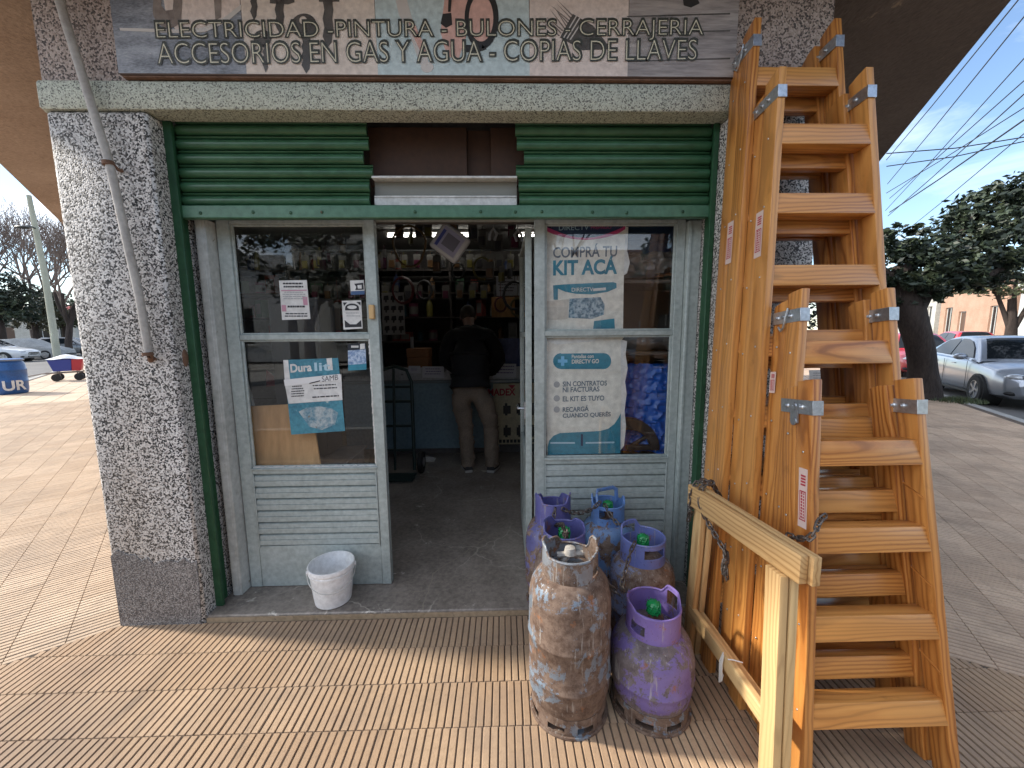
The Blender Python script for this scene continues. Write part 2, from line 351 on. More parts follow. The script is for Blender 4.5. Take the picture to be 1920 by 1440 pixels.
def text_mesh(body, name, mat, parent, origin, ux, uy, width=None, height=None, offset=0, extrude=.0004, align='LEFT', shear=0, space=1, world=True, gap=.16):
    """lettering as a thin mesh; origin = lower-left corner, ux/uy = unit vectors along the line and up"""
    cu = bpy.data.curves.new('txt', 'FONT'); cu.body = body; cu.size = 1; cu.extrude = 0; cu.offset = offset; cu.shear = shear; cu.space_character = space; cu.resolution_u = 4
    ob = bpy.data.objects.new('txt', cu); COL.objects.link(ob)
    dg = bpy.context.evaluated_depsgraph_get(); dg.update()
    me = bpy.data.meshes.new_from_object(ob.evaluated_get(dg)); bpy.data.objects.remove(ob); bpy.data.curves.remove(cu)
    xs = [v.co.x for v in me.vertices]; ys = [v.co.y for v in me.vertices]
    x0, x1, y0, y1 = min(xs), max(xs), min(ys), max(ys)
    s = width/(x1-x0) if width else height/(y1-y0); sy = height/(y1-y0) if height else s
    ux, uy = Vector(ux), Vector(uy); n = ux.cross(uy)
    off = ORG.get(parent.name, Vector()) if world and parent else Vector()
    for v in me.vertices:
        a, b = (v.co.x-x0)*s, (v.co.y-y0)*sy
        v.co = Vector(origin)+ux*a+uy*b+n*extrude-off
    me.materials.append(mat)
    return split_words(me, name, mat, parent, off, Vector(ux), gap=s*gap)
def split_words(me, name, mat, parent, off, ux, gap):
    """one mesh per word: cut the line of letters where the gap between letters is a space"""
    n = len(me.vertices); iv = []
    for p in me.polygons:
        t = [me.vertices[i].co.dot(ux) for i in p.vertices]; iv.append((min(t), max(t), p.index))
    iv.sort(); groups = []; end = -1e9
    for a, b, i in iv:
        if a > end+gap: groups.append([])
        groups[-1].append(i); end = max(end, b)
    last = None
    for gset in groups:
        mp_ = {}; vs = []; fs = []
        for i in gset:
            f = []
            for vi in me.polygons[i].vertices:
                if vi not in mp_: mp_[vi] = len(vs); vs.append(me.vertices[vi].co.copy())
                f.append(mp_[vi])
            fs.append(f)
        m2 = bpy.data.meshes.new(name); m2.from_pydata(vs, [], fs); m2.materials.append(mat)
        o = bpy.data.objects.new(name, m2); COL.objects.link(o); last = o
        if parent: o.parent = parent; ORG[o.name] = off
    bpy.data.meshes.remove(me); return last
UX, UZ = Vector((1, 0, 0)), Vector((0, 0, 1))
# ================================================================== SETTING
FY = 1.955                                   # facade plane of the cut-off corner
A, B = Vector((-2.003, FY, 0)), Vector((1.5, FY, 0))
dL, dR = Vector((-.62, .785, 0)).normalized(), Vector((.515, .857, 0)).normalized()
nL, nR = Vector((-dL.y, dL.x, 0)), Vector((dR.y, -dR.x, 0))   # outward
if nL.y > 0: nL = -nL
def xy(p, z): return Vector((p.x, p.y, z))
def meet(p, d, q, e):
    k = d.x*e.y-d.y*e.x; t = ((q.x-p.x)*e.y-(q.y-p.y)*e.x)/k; return p+d*t
def offs(o, of=None):
    """corner points of the outline offset outward by o (front by of)"""
    of = o if of is None else of
    F = Vector((0, FY-of, 0)); ex = Vector((1, 0, 0))
    return meet(A+nL*o, dL, F, ex), meet(B+nR*o, dR, F, ex)
def outline(o, far, of=None):
    l, r = offs(o, of); return [A+nL*o+dL*far, l, r, B+nR*o+dR*far]
g = MB(); g.add([(-300, -300, -.14), (300, -300, -.14), (300, 300, -.14), (-300, 300, -.14)], [(0, 1, 2, 3)])
tag(g.build('road', M_ASPH, smooth=0), kind='structure')
CURB = 3.85
SB = MB(); po = outline(CURB-.14, 60); SB.prism([xy(p, -.3) for p in po], (0, 0, .2958)); tag(SB.build('sidewalk_base', M_GROUT, smooth=0), kind='structure')
kb = MB(); pi, pk = outline(CURB-.138, 60), outline(CURB, 60)
for i in range(3):
    kb.prism([xy(pi[i], -.3), xy(pi[i+1], -.3), xy(pk[i+1], -.3), xy(pk[i], -.3)], (0, 0, .303))
tag(kb.build('kerb', M_KERB, smooth=0), kind='structure')
def ridges(mb, o, d, n, s0, s1, t0, t1, keep, pitch=.0305, row=.2, gap=.0052):
    """rounded bars of the ribbed tiles: s runs along the wall, t away from it, bars run along t"""
    nrow = int((t1-t0)/row)
    for j in range(nrow):
        sh = random.uniform(-.006, .006); tr = random.random()
        for i in range(int((s1-s0)/pitch)):
            s = s0+i*pitch+sh; ta, tb = t0+j*row+.0012, t0+(j+1)*row-.0012
            r = keep(s+pitch/2, ta, tb)
            if not r: continue
            ta, tb = r
            w = pitch-gap; tile = int((s-s0)/.2); rr = (math.sin(tile*12.9898+j*78.233)*43758.5453) % 1
            j1, j2 = random.uniform(-.0012, .0012), random.uniform(-.0012, .0012)
            ht = random.uniform(-.0008, .0006)
            P = lambda a, b, z: o+d*a+n*b+Vector((0, 0, z))
            c = .002
            mb.add([P(s, ta, -.005), P(s+w, ta, -.005), P(s+w, tb, -.005), P(s, tb, -.005),
                    P(s+c+j1, ta+.0008, ht), P(s+w-c+j2, ta+.0008, ht), P(s+w-c+j1, tb-.0008, ht), P(s+c+j2, tb-.0008, ht)],
                   [(4, 5, 6, 7), (0, 1, 5, 4), (1, 2, 6, 5), (2, 3, 7, 6), (3, 0, 4, 7)], rr)
def keep_front(s, ta, tb):
    x = A.x+s
    # front patch ends at the lines that leave both corners square to the side streets
    if x < A.x: lim = (A.x-x)*(-nL.y/-nL.x); ta = max(ta, lim)
    if x > B.x: lim = (x-B.x)*(-nR.y/nR.x); ta = max(ta, lim)
    return (ta, tb) if tb-ta > .02 else None
pv = MB(); ridges(pv, A, Vector((1, 0, 0)), Vector((0, -1, 0)), -2.6, 6.4, 0.0, 2.2, keep_front)
tag(pv.build('corner_pavement', M_PAVE, smooth=0, clean=False), kind='structure')
kl = lambda s, ta, tb: (ta, tb) if s > .01 else None
pv = MB(); ridges(pv, A, dL, nL, 0, 10.8, .0, 3.61, kl, gap=.0075); tag(pv.build('left_pavement', M_PAVE2, smooth=0, clean=False), kind='structure')
pv = MB(); ridges(pv, B, dR, nR, 0, 9.6, .0, 3.61, kl, gap=.0065); tag(pv.build('right_pavement', M_PAVE3, smooth=0, clean=False), kind='structure')
def plainpave(name, o, d, n, s0, s1, mat):
    mb = MB()
    for i in range(int((s1-s0)/.4)):
        for j in range(9):
            a, b = s0+i*.4+.006, s0+(i+1)*.4-.006; c, e = j*.4+.006, min(3.7, (j+1)*.4)-.006
            mb.prism([o+d*a+n*c+Vector((0, 0, -.009)), o+d*b+n*c+Vector((0, 0, -.009)), o+d*b+n*e+Vector((0, 0, -.009)), o+d*a+n*e+Vector((0, 0, -.009))], (0, 0, .009), random.random())
    tag(mb.build(name, mat, smooth=0, clean=False), kind='structure')
plainpave('far_left_pavement', A, dL, nL, 10.8, 40, M_PAVE2)
plainpave('far_right_pavement', B, dR, nR, 9.6, 40, M_PAVE3)
for side, o, d, n, nm in ((0, A, dL, nL, 'opposite_left_pavement'), (1, B, dR, nR, 'opposite_right_pavement')):
    mb = MB(); q = CURB+7.2
    mb.prism([xy(o+d*(-30)+n*q, -.3), xy(o+d*90+n*q, -.3), xy(o+d*90+n*(q+3.5), -.3), xy(o+d*(-30)+n*(q+3.5), -.3)], (0, 0, .3))
    tag(mb.build(nm, M_KERB, smooth=0), kind='structure')
mb = MB(); mb.box((-40, -16, -.3), (40, -12.5, 0)); tag(mb.build('pavement_across_crossing', M_KERB, smooth=0), kind='structure')
mb = MB(); mb.box((-1.57, 1.9615, -.02), (1.05, 1.9675, .022)); tag(mb.build('threshold_riser', worn('riser_tan', (.27, .19, .11), (.38, .28, .18), (.13, .1, .08), 4, 50, .85, 0, .3, spots=.6)), kind='structure')
# threshold slab and shop floor
fl = MB(); fl.prism([Vector((-1.573, 1.968, -.05)), Vector((1.056, 1.968, -.05)), Vector((1.056, 2.6, -.05)), Vector((3.6, 6.9, -.05)), Vector((-5.2, 6.9, -.05)), Vector((-1.573, 2.6, -.05))], (0, 0, .083))
tag(fl.build('shop_floor', M_FLOOR, bevel=.006), kind='structure')
mb = MB()
for a, b in (((-.445, 1.97), (-.44, 2.3)), ((-.44, 2.3), (-.1, 2.75)), ((-.445, 2.13), (-.66, 2.12)), ((-.1, 2.75), (.12, 2.9))):
    p, q = Vector((a[0], a[1], .0335)), Vector((b[0], b[1], .0335)); n_ = 14; pr = Vector((-(q-p).y, (q-p).x, 0)).normalized()
    pts = [p.lerp(q, i/n_)+pr*random.uniform(-.005, .005) for i in range(n_+1)]
    for u, w in zip(pts, pts[1:]): k = pr*random.uniform(.0015, .0035); mb.add([u-k, w-k, w+k, u+k], [(0, 1, 2, 3)])
tag(mb.build('floor_cracks', flat('crack_dust', (.3, .26, .21), .95), smooth=0), kind='structure')
# ================================================================== THE SHOP BUILDING
shop = empty('corner_shop', (-.25, FY, 0), 'corner shop with black and white pebble pillars, pale lintel and overhanging canopy', 'building')
def wallprism(name, foot, z0, z1, mat, bevel=.006, lab=None):
    mb = MB(); mb.prism([Vector((p[0], p[1], z0)) for p in foot], (0, 0, z1-z0)); o = mb.build(name, mat, shop, bevel=bevel)
    if lab: o['label'] = lab
    return o
wL = lambda s, t=0: A+dL*s+nL*t
wR = lambda s, t=0: B+dR*s+nR*t
pl = wallprism('pillar', [(-1.573, FY), (-1.573, 2.5), wL(.85, -.3), wL(.55), A], -.02, 2.487, M_PEB, .012, 'black and white pebble pillar with a grey cement patch at its foot')
pr_ = wallprism('pillar', [(1.058, FY), B, wR(.55), wR(.75, -.3), (1.058, 2.45)], -.02, 2.487, M_PEB, .012, 'pebble pillar half hidden by the ladders')
# cement patch: irregular top edge, thin skin on the pillar's foot
top = []
for i in range(15):
    u = i/14; top.append(Vector((-2.006+u*.427, FY-.004, .395-.06*u+.02*math.sin(u*9)+random.uniform(-.02, .02))))
cp = MB(); cp.prism([Vector((-2.006, FY-.004, -.01)), Vector((-1.592, FY-.004, -.01)), Vector((-1.584, FY-.004, .12))]+top[::-1], (0, .02, 0))
cp.build('cement_patch', M_CEMP, pl, bevel=.002)
wallprism('lintel', [(-2.016, FY-.016), (1.512, FY-.016), (1.56, 2.06), (-2.08, 2.06)], 2.489, 2.604, M_BAND, .008)
wallprism('upper_wall', [A, B, wR(.25), wL(.25)], 2.606, 3.1, M_PINK, 0)
wallprism('shutter_box', [(-1.57, 2.3), (1.055, 2.3), (1.055, 2.5), (-1.57, 2.5)], 2.14, 2.606, M_INWALL, 0)
wallprism('side_wall', [wL(.55, -.002), wL(14, -.002), wL(14, -.3), wL(.85, -.3)], -.02, 3.1, M_PINK, 0)
wallprism('side_wall', [wR(.55, -.002), wR(.75, -.3), wR(12, -.3), wR(12, -.002)], -.02, 3.1, M_PINK, 0)
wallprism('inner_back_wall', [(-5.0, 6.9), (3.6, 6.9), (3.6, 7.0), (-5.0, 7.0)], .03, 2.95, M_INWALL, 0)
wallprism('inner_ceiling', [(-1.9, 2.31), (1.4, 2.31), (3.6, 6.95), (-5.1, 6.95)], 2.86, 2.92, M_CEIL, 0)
cf = outline(.78, 14); cfr = outline(.78, 14)
M_SOFFD = worn('soffit_shaded_stucco', (.1, .075, .058), (.165, .13, .105), (.32, .24, .17), 1.5, 60, .95, 0, .8, lo=.3, spots=.64, sc3=(1.2, .5, 1), bd=.012, spotscale=6)  # right soffit's shade painted into darker stucco colours, plus pale weathered streaks
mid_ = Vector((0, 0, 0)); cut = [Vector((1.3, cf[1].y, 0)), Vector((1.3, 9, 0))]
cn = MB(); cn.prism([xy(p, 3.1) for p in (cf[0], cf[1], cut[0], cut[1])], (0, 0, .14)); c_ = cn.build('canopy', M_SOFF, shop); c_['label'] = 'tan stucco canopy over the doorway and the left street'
cn = MB(); cn.prism([xy(p, 3.1) for p in (cut[0]+Vector((.002, 0, 0)), cf[2], cf[3], cut[1]+Vector((.002, 0, 0)))], (0, 0, .14)); c_ = cn.build('canopy', M_SOFFD, shop); c_['label'] = 'weathered canopy along the right street, shade painted into its dark stucco'
up = outline(0, 14); uw = MB(); uw.prism([xy(p, 3.242) for p in up], (0, 0, 1.2)); uw.build('parapet', M_PINK, shop)
# ---- roller shutter
SY = 2.085
def slats(x0f, x1f, z0, z1, n):
    mb = MB(); h = (z1-z0)/n
    for i in range(n):
        xa, xb = x0f(i), x1f(i); zb = z0+i*h
        prof = [(.004, 0)]+[(-.015*math.sin(math.pi*t/10)**.7, h*(.02+.70*t/10)) for t in range(1, 10)]+[(.004, h*.735), (.004, h*.76)]+[(-.0055*math.sin(math.pi*t/4), h*(.77+.17*t/4)) for t in range(1, 4)]+[(.004, h*.95), (.004, h)]
        mb.prism([Vector((xa, SY+y, zb+z)) for y, z in prof]+[Vector((xa, SY+.004, zb+h)), Vector((xa, SY+.004, zb))], (xb-xa, 0, 0))
    return mb
sj = [random.uniform(-.012, .018) for _ in range(12)]; sk = [random.uniform(-.015, .012) for _ in range(12)]
sj[3] = .035; sk[3] = -.05; sk[4] = -.04 if False else sk[4]
shut = slats(lambda i: -1.545, lambda i: -.632-sj[i] if i != 3 else -.665, 2.122, 2.51, 6).build('roller_shutter', M_GREEN, shop, smooth=50)
shut['label'] = 'green roller shutter rolled most of the way up, with a square cut out of it'
slats(lambda i: .083+sk[i]*.7 if i != 3 else .115, lambda i: 1.035, 2.122, 2.51, 6).build('right_slats' if False else 'shutter_slats', M_GREEN, shut, smooth=50)
bb = MB(); bb.box((-1.545, SY-.03, 2.058), (1.035, SY+.008, 2.118)); bbo = bb.build('bottom_bar', M_GREENB, shut, bevel=.004)
for x in (-1.45, -1.2, -1.02, -.87, -.42, -.1, .07, .2, .45, .62, .9):
    rv = MB(); rv.ball((x, SY-.031, 2.083+random.uniform(-.004, .004)), (.008, .005, .008), 8, 5); rv.build('rivet', M_GRAIL, shut)
for x0, x1 in ((-1.575, -1.535), (1.03, 1.056)):
    gl = MB(); gl.box((x0, SY-.045, .033), (x1, SY-.028, 2.487)); gl.box((x0 if x0 < 0 else x1-.01, SY-.028, .033), (x0+.01 if x0 < 0 else x1, SY+.04, 2.487)); gl.build('guide_rail', M_GRAIL, shut, bevel=.002)
pw = MB(); pw.box((-.66, 2.16, 2.24), (-.17, 2.175, 2.52)); pw.box((-.05, 2.16, 2.24), (.14, 2.175, 2.52)); pw.box((-.17, 2.19, 2.24), (-.05, 2.2, 2.52)); pw.build('plywood_backing', M_PLY, shop, bevel=.002)
tr = MB(); tr.box((-.628, 2.07, 2.247), (.08, 2.135, 2.258)); tr.box((-.628, 2.1, 2.166), (.08, 2.128, 2.176)); tr.box((-.628, 2.098, 2.121), (.08, 2.104, 2.164)); chn = tr.build('white_channel', M_WHITE, shop, bevel=.002); tr = MB(); tr.box((-.628, 2.118, 2.178), (.08, 2.128, 2.246)); tr.build('channel_back', flat('channel_grey', (.2, .2, .17), .6), chn)
# ---- shopfront joinery
DY = 2.2
def frame_panel(name, x0, x1, ws, zb, zmid, zg, ztop, lz0, lz1, nl, lab, right=False, xg0=None, xg1=None):
    """metal frame with two panes over a louvred panel"""
    mb = MB(); y0, y1 = DY, DY+.045
    mb.box((x0, y0, zb), (x0+ws[0], y1, ztop)); mb.box((x1-ws[1], y0, zb), (x1, y1, ztop))
    a, b = x0+ws[0], x1-ws[1]
    mb.box((a, y0+.003, zmid-.014), (b, y1-.004, zmid+.014)); mb.box((a, y0+.002, zg-.035), (b, y1, zg))
    mb.box((a, y0+.003, ztop-.02), (b, y1-.004, ztop)); mb.box((a, y0+.002, zb), (b, y1-.01, lz0))
    # glazing beads
    for z in (zg, zmid+.014):
        t = zmid-.014 if z == zg else ztop-.02
        mb.box((a, y0+.012, z), (a+.012, y0+.024, t)); mb.box((b-.012, y0+.012, z), (b, y0+.024, t))
        mb.box((a+.012, y0+.012, z), (b-.012, y0+.024, z+.01)); mb.box((a+.012, y0+.012, t-.01), (b-.012, y0+.024, t))
    mb.box((a-.004, y0-.006, zg-.012), (b+.004, y0, zg))
    for s in (a+.001, b-.009): mb.box((s, y0-.004, lz0-.01), (s+.008, y0, lz1+.008))
    o = mb.build(name, M_SAGE, shop, bevel=.0025); o['label'] = lab
    for z, t, nm in ((zg, zmid, 'pane'), (zmid, ztop-.02, 'pane')):
        p = MB(); p.box((a+.002, y0+.026, z), (b-.002, y0+.031, t)); p.build(nm, M_GLASS, o, smooth=0)
    lo = MB(); h = (lz1-lz0)/nl
    for i in range(nl):
        z = lz0+i*h
        prof = [(.012, .002), (.0, .007), (.0, h*.5), (.006, h*.53), (.002, h*.56), (.004, h-.008), (.014, h-.003)]
        lo.prism([Vector((a+.008, y0+y, z+q)) for y, q in prof]+[Vector((a+.008, y0+.02, z+h-.003)), Vector((a+.008, y0+.02, z+.002))], (b-a-.016, 0, 0))
    lo.box((a, y0+.02, lz0-.01), (b, y0+.026, lz1+.01))
    lo.build('louvre_panel', M_SAGE, o, smooth=30)
    return o
fpL = frame_panel('shopfront_panel', -1.482, -.668, (.066, .052), .036, 1.482, .752, 2.088, .285, .71, 6, 'grey green metal door leaf beside the white bucket, standing shut')
fpR = frame_panel('shopfront_panel', .176, .985, (.056, .045), .036, 1.49, .785, 2.088, .12, .745, 9, 'grey green metal window panel behind the gas cylinders')
mb = MB(); mb.box((-1.54, DY-.07, .034), (-1.488, DY+.05, 2.075)); mb.box((-1.532, DY-.074, .034), (-1.5, DY-.07, 2.07)); mb.build('door_jamb', M_JAMB, shop, bevel=.004)
mb = MB(); mb.box((.988, DY-.03, .034), (1.056, DY+.05, 2.075)); mb.box((.99, DY-.035, .034), (1.005, DY-.03, 2.07)); mb.build('door_jamb', M_SAGE, shop, bevel=.004)
mb = MB(); mb.box((-1.575, DY+.0, 2.0895), (1.056, DY+.06, 2.135)); mb.build('door_head', M_SAGE, shop, bevel=.003)
# open leaf swung into the shop
mb = MB(); lx = .147
mb.box((lx-.018, 2.262, .05), (lx+.018, 2.305, 2.06)); mb.box((lx-.018, 2.955, .05), (lx+.018, 3.0, 2.06))
for z0, z1 in ((.05, .3), (.71, .75), (1.47, 1.5), (2.03, 2.06)): mb.box((lx-.016, 2.305, z0), (lx+.016, 2.955, z1))
for i in range(6): mb.box((lx-.012, 2.305, .302+i*.068), (lx+.012, 2.955, .302+i*.068+.06))
leaf = mb.build('door_leaf', M_SAGE, shop, bevel=.002); leaf['label'] = 'door leaf swung open into the shop'
for z0, z1 in ((.75, 1.47), (1.5, 2.03)):
    p = MB(); p.box((lx-.003, 2.306, z0), (lx+.003, 2.954, z1)); p.build('pane', M_GLASS, leaf, smooth=0)
mb = MB(); mb.box((lx-.026, 2.27, 1.0), (lx-.018, 2.3, 1.1)); mb.cyl((lx-.06, 2.285, 1.06), (lx-.018, 2.285, 1.06), .006, 8); mb.cyl((lx-.06, 2.285, 1.06), (lx-.06, 2.38, 1.06), .007, 8); mb.build('handle', M_STEEL, leaf)
mb = MB(); mb.box((.18, DY+.05, .036), (.2, DY+.09, 2.07)); mb.build('door_stop', M_JAMB, shop, bevel=.002)
# small wooden latch on the left leaf
mb = MB(); mb.box((-.712, DY-.022, 1.575), (-.682, DY, 1.65)); o = mb.build('latch_block', M_PINE, fpL, bevel=.004, grain=((0, 0, 1), gr()))
# rough putty line round the lower left pane
mb = MB()
for i in range(60):
    z = .76+i*.0118; w = random.uniform(.003, .011); mb.box((-.72-w, DY+.004, z), (-.7195, DY+.0115, z+.0115))
for i in range(56):
    x = -1.41+i*.0123; w = random.uniform(.002, .009); mb.box((x, DY+.004, .7525), (x+.0122, DY+.0115, .7525+w))
mb.build('putty_edge', M_WHITE, fpL, smooth=0)
# ================================================================== SIGN BOARD
sign = empty('sign_board', (-.29, 1.93, 2.61), 'long printed shop sign with tools, keys and two lines of outlined lettering over the doorway', 'sign')
SGY = 1.918
mb = MB(); mb.box((-1.64, SGY, 2.614), (1.048, 1.952, 3.07)); mb.build('board', flat('sign_edge', (.09, .06, .05), .5), sign, bevel=.003)
mb = MB(); mb.box((-1.63, 1.925, 2.6065), (1.04, 1.95, 2.613)); mb.build('bottom_trim', M_RUST, sign)
lay = [0]
def signpoly(pts, name, mat, k=1, px=True):
    y = SGY-.0007*k
    p3 = [PY(a, b, y) for a, b in pts] if px else [Vector((a, y, b)) for a, b in pts]
    mb = MB(); mb.prism(p3, (0, .0006, 0)); return mb.build(name, mat, sign, smooth=0)
s_jean = worn('print_denim', (.1, .11, .13), (.4, .42, .46), (.6, .58, .57), 5, 60, .4, spots=.66, sc3=(1, 1, 3))
s_beige = worn('print_beige', (.68, .57, .48), (.76, .66, .57), None, 3, 40, .4)
s_blue = worn('print_pale_blue', (.5, .6, .6), (.6, .69, .68), None, 3, 40, .4)
s_pinkb = worn('print_pink_beige', (.7, .58, .51), (.78, .67, .6), (.5, .42, .37), 3, 40, .4, spots=.7)
s_greyw = worn('print_grey_wood', (.2, .175, .17), (.45, .41, .39), (.1, .09, .09), 6, 30, .45, sc3=(.35, 1, 3.2), spots=.66)
s_dark = worn('print_dark_grey', (.07, .065, .06), (.12, .11, .1), None, 8, 40, .4)
s_steel = worn('print_steel', (.2, .16, .14), (.3, .26, .23), None, 6, 40, .4)
s_pale = flat('print_pale', (.6, .56, .52), .4); s_rose = worn('print_rose', (.68, .4, .33), (.74, .47, .4), None, 4, 30, .4)
s_black = flat('print_black', (.03, .03, .03), .4); s_line = flat('print_dark_line', (.05, .055, .045), .4); s_cream = flat('print_cream', (.66, .62, .47), .4)
xs = [-1.638, -1.095, -.53, .132, .565, 1.046]
for i, (m, nm) in enumerate(((s_jean, 'denim_print'), (s_beige, 'beige_print'), (s_blue, 'pale_blue_print'), (s_pinkb, 'pink_print'), (s_greyw, 'grey_wood_print'))):
    signpoly([(xs[i], 2.618), (xs[i+1], 2.618), (xs[i+1]-(.0 if i == 4 else .004), 3.066), (xs[i], 3.066)], nm, m, 1, False)
def arc(cx, cy, rx, ry, a0, a1, n=18): return [(cx+rx*math.cos(R(a0+(a1-a0)*i/n)), cy+ry*math.sin(R(a0+(a1-a0)*i/n))) for i in range(n+1)]
# denim panel: pocket seam, pale lining, spanner
signpoly([(300, -40), (448, -40), (450, 12), (415, 38), (372, 55), (330, 57), (312, 30)], 'pocket_lining', s_pinkb, 2)
signpoly([(224, 52), (330, 55), (380, 52), (420, 33), (452, 8), (452, 18), (424, 42), (384, 60), (332, 62), (225, 57)], 'pocket_seam', s_pale, 3)
signpoly(arc(316, 18, 30, 34, 40, 175)+[(290, -40), (304, -40), (302, 10), (310, 20), (324, 18), (328, -40), (344, -40)], 'spanner_print', s_steel, 4)
signpoly([(398, -40), (416, -40), (414, 32), (404, 38)], 'tool_shaft', s_steel, 4)
# keys
def keyp(cx, top, bot, w, head=None):
    if head:
        hx, hy, hr = head
        mb = MB(); y = SGY-.0007*3; n = 24
        o_ = [PY(hx+hr*math.cos(t*2*math.pi/n), hy+hr*.95*math.sin(t*2*math.pi/n), y) for t in range(n)]
        i_ = [PY(hx-2+hr*.3*math.cos(t*2*math.pi/n), hy-hr*.42+hr*.32*math.sin(t*2*math.pi/n), y) for t in range(n)]
        mb.add(o_+i_, [(k, (k+1) % n, n+(k+1) % n, n+k) for k in range(n)]); mb.build('key_bow', s_dark, sign, smooth=0)
    pts = [(cx-w, top)]; n = 7
    for i in range(n): y = top+(bot-12-top)*(i+.5)/n; pts.append((cx-w+(3 if i % 2 else 0), y))
    pts += [(cx-w*.6, bot-10), (cx, bot), (cx+w*.7, bot-9)]
    for i in range(n-1, -1, -1): y = top+(bot-12-top)*(i+.5)/n; pts.append((cx+w-(0 if i % 2 else 2), y))
    pts.append((cx+w, top)); signpoly(pts, 'key_print', s_dark, 3)
keyp(476, -40, 38, 7); keyp(524, -40, 62, 9); keyp(615, -40, 88, 10); keyp(574, 66, 138, 9, (570, 48, 24)); keyp(498, 82, 136, 6, (492, 72, 17))
signpoly([(506, -40), (552, -40), (552, 4), (540, 8), (506, 6)], 'key_shoulder', s_dark, 3); signpoly([(594, -40), (640, -40), (636, 3), (598, 3)], 'key_shoulder', s_dark, 3)
# hammer, belt and goggles
signpoly([(733, -40), (752, -40), (772, 32), (800, 92), (803, 120), (788, 122), (770, 70), (748, 28)], 'hammer_handle', s_pale, 2)
signpoly([(764, 36), (776, 40), (800, 98), (792, 104), (774, 66)], 'hammer_grip', s_rose, 3)
signpoly(arc(801, 126, 12, 10, 0, 360, 16)[:-1], 'handle_end', s_pale, 3)
signpoly([(838, -40), (905, -40), (880, 50), (860, 110), (838, 106), (826, 60)], 'belt_print', s_rose, 2)
mbr = MB(); y = SGY-.0007*4; n = 30
oo = [PY(903+32*math.cos(t*2*math.pi/n), 34+58*math.sin(t*2*math.pi/n), y) for t in range(n)]; ii = [PY(902+23*math.cos(t*2*math.pi/n), 34+44*math.sin(t*2*math.pi/n), y) for t in range(n)]
mbr.add(oo+ii, [(k, (k+1) % n, n+(k+1) % n, n+k) for k in range(n)]); mbr.build('ring_print', s_black, sign, smooth=0)
signpoly(arc(902, 34, 23, 44, 0, 360, 24)[:-1], 'ring_inside', s_rose, 3)
signpoly([(830, 26), (846, 24), (848, 46), (836, 52), (826, 44)], 'buckle_print', s_black, 4); signpoly([(842, -40), (850, -40), (845, 22), (840, 22)], 'strap_print', s_black, 4)
signpoly([(872, 84), (912, 84), (912, 92), (890, 100), (868, 96)], 'pouch_print', s_black, 4)
signpoly([(1074, 26), (1112, 48), (1146, 92), (1092, 94), (1050, 70)], 'brush_ferrule', s_dark, 3)
for i in range(9):
    x = 1048+i*3.2; signpoly([(x, 68-i*4.6), (x+2, 66-i*4.6), (x-22-random.random()*14, 40-i*4.6-random.random()*10)], 'bristle', s_steel, 2)
for i in range(3): signpoly([(1056+i*6, 70+i*2), (1058+i*6, 71+i*2), (1082+i*6, 30+i*4), (1080+i*6, 29+i*4)], 'ferrule_line', s_pale, 4)
signpoly([(1280, -6), (1305, -8), (1312, 6), (1296, 14), (1282, 10)], 'wood_knot', s_black, 2)
for yy in (26, 58, 110): signpoly([(1176, yy+4), (1369, yy-2), (1369, yy+1), (1176, yy+6)], 'plank_joint', s_dark, 2)
for body, a, b in (('ELECTRICIDAD -PINTURA - BULONES - CERRAJERIA', (296, 83), (1318, 77)), ('ACCESORIOS EN GAS Y AGUA - COPIAS DE LLAVES', (298, 122), (1306, 114))):
    p, q = PY(*a, SGY), PY(*b, SGY); w = (q-p).length; h = .083
    t = text_mesh(body, 'lettering_outline', s_line, sign, Vector((p.x-.004, SGY-.0042, p.z-.003)), (q-p).normalized(), UZ, w+.008, h+.012, .034)
    text_mesh(body, 'lettering', s_cream, sign, Vector((p.x+.0035, SGY-.005, p.z+.003)), (q-p).normalized(), UZ, w-.009, h-.005, -.024)
# steel strip that shows above the sign's right end
# ================================================================== DOWNPIPE
pipe = empty('old_conduit', (-1.75, 1.9, 1.1), 'weathered grey pipe slanting down the left pebble pillar with rusty clamps', 'pipe')
p0, p1, p2, p3, p4 = PY(95, -60, 1.905), PY(120, 30, 1.908), PY(205, 305, 1.912), PY(262, 560, 1.915), PY(279, 662, 1.925)
mb = MB(); mb.tube([p0, p1, p2, p3, p4], .0165, 14); mb.build('tube', M_PIPE, pipe)
for p, q in ((PY(203, 306, 1.908), PY(228, 320, 1.95)), (PY(277, 664, 1.915), PY(290, 672, 1.95))):
    mb = MB(); ax = (p3-p2).normalized(); mb.tube([p-ax*.008, p+ax*.008], .0215, 14); mb.tube([p+Vector((.016, 0, 0)), q+Vector((0, -.012, -.004)), q], [.006, .006, .009], 8); mb.build('clamp', M_RUST, pipe)
mb = MB(); mb.tube([PY(282, 668, 1.925), PY(283, 676, 1.948)], .012, 10); mb.build('pipe_stub', M_RUST, pipe)
mb = MB(); mb.ball((-1.573, 2.02, 1.385), (.006, .02, .045), 10, 6); tag(recenter(mb.build('rusty_hole_plate', M_RUST)), 'small rusty plate set in the inner side of the left pillar', 'plate')
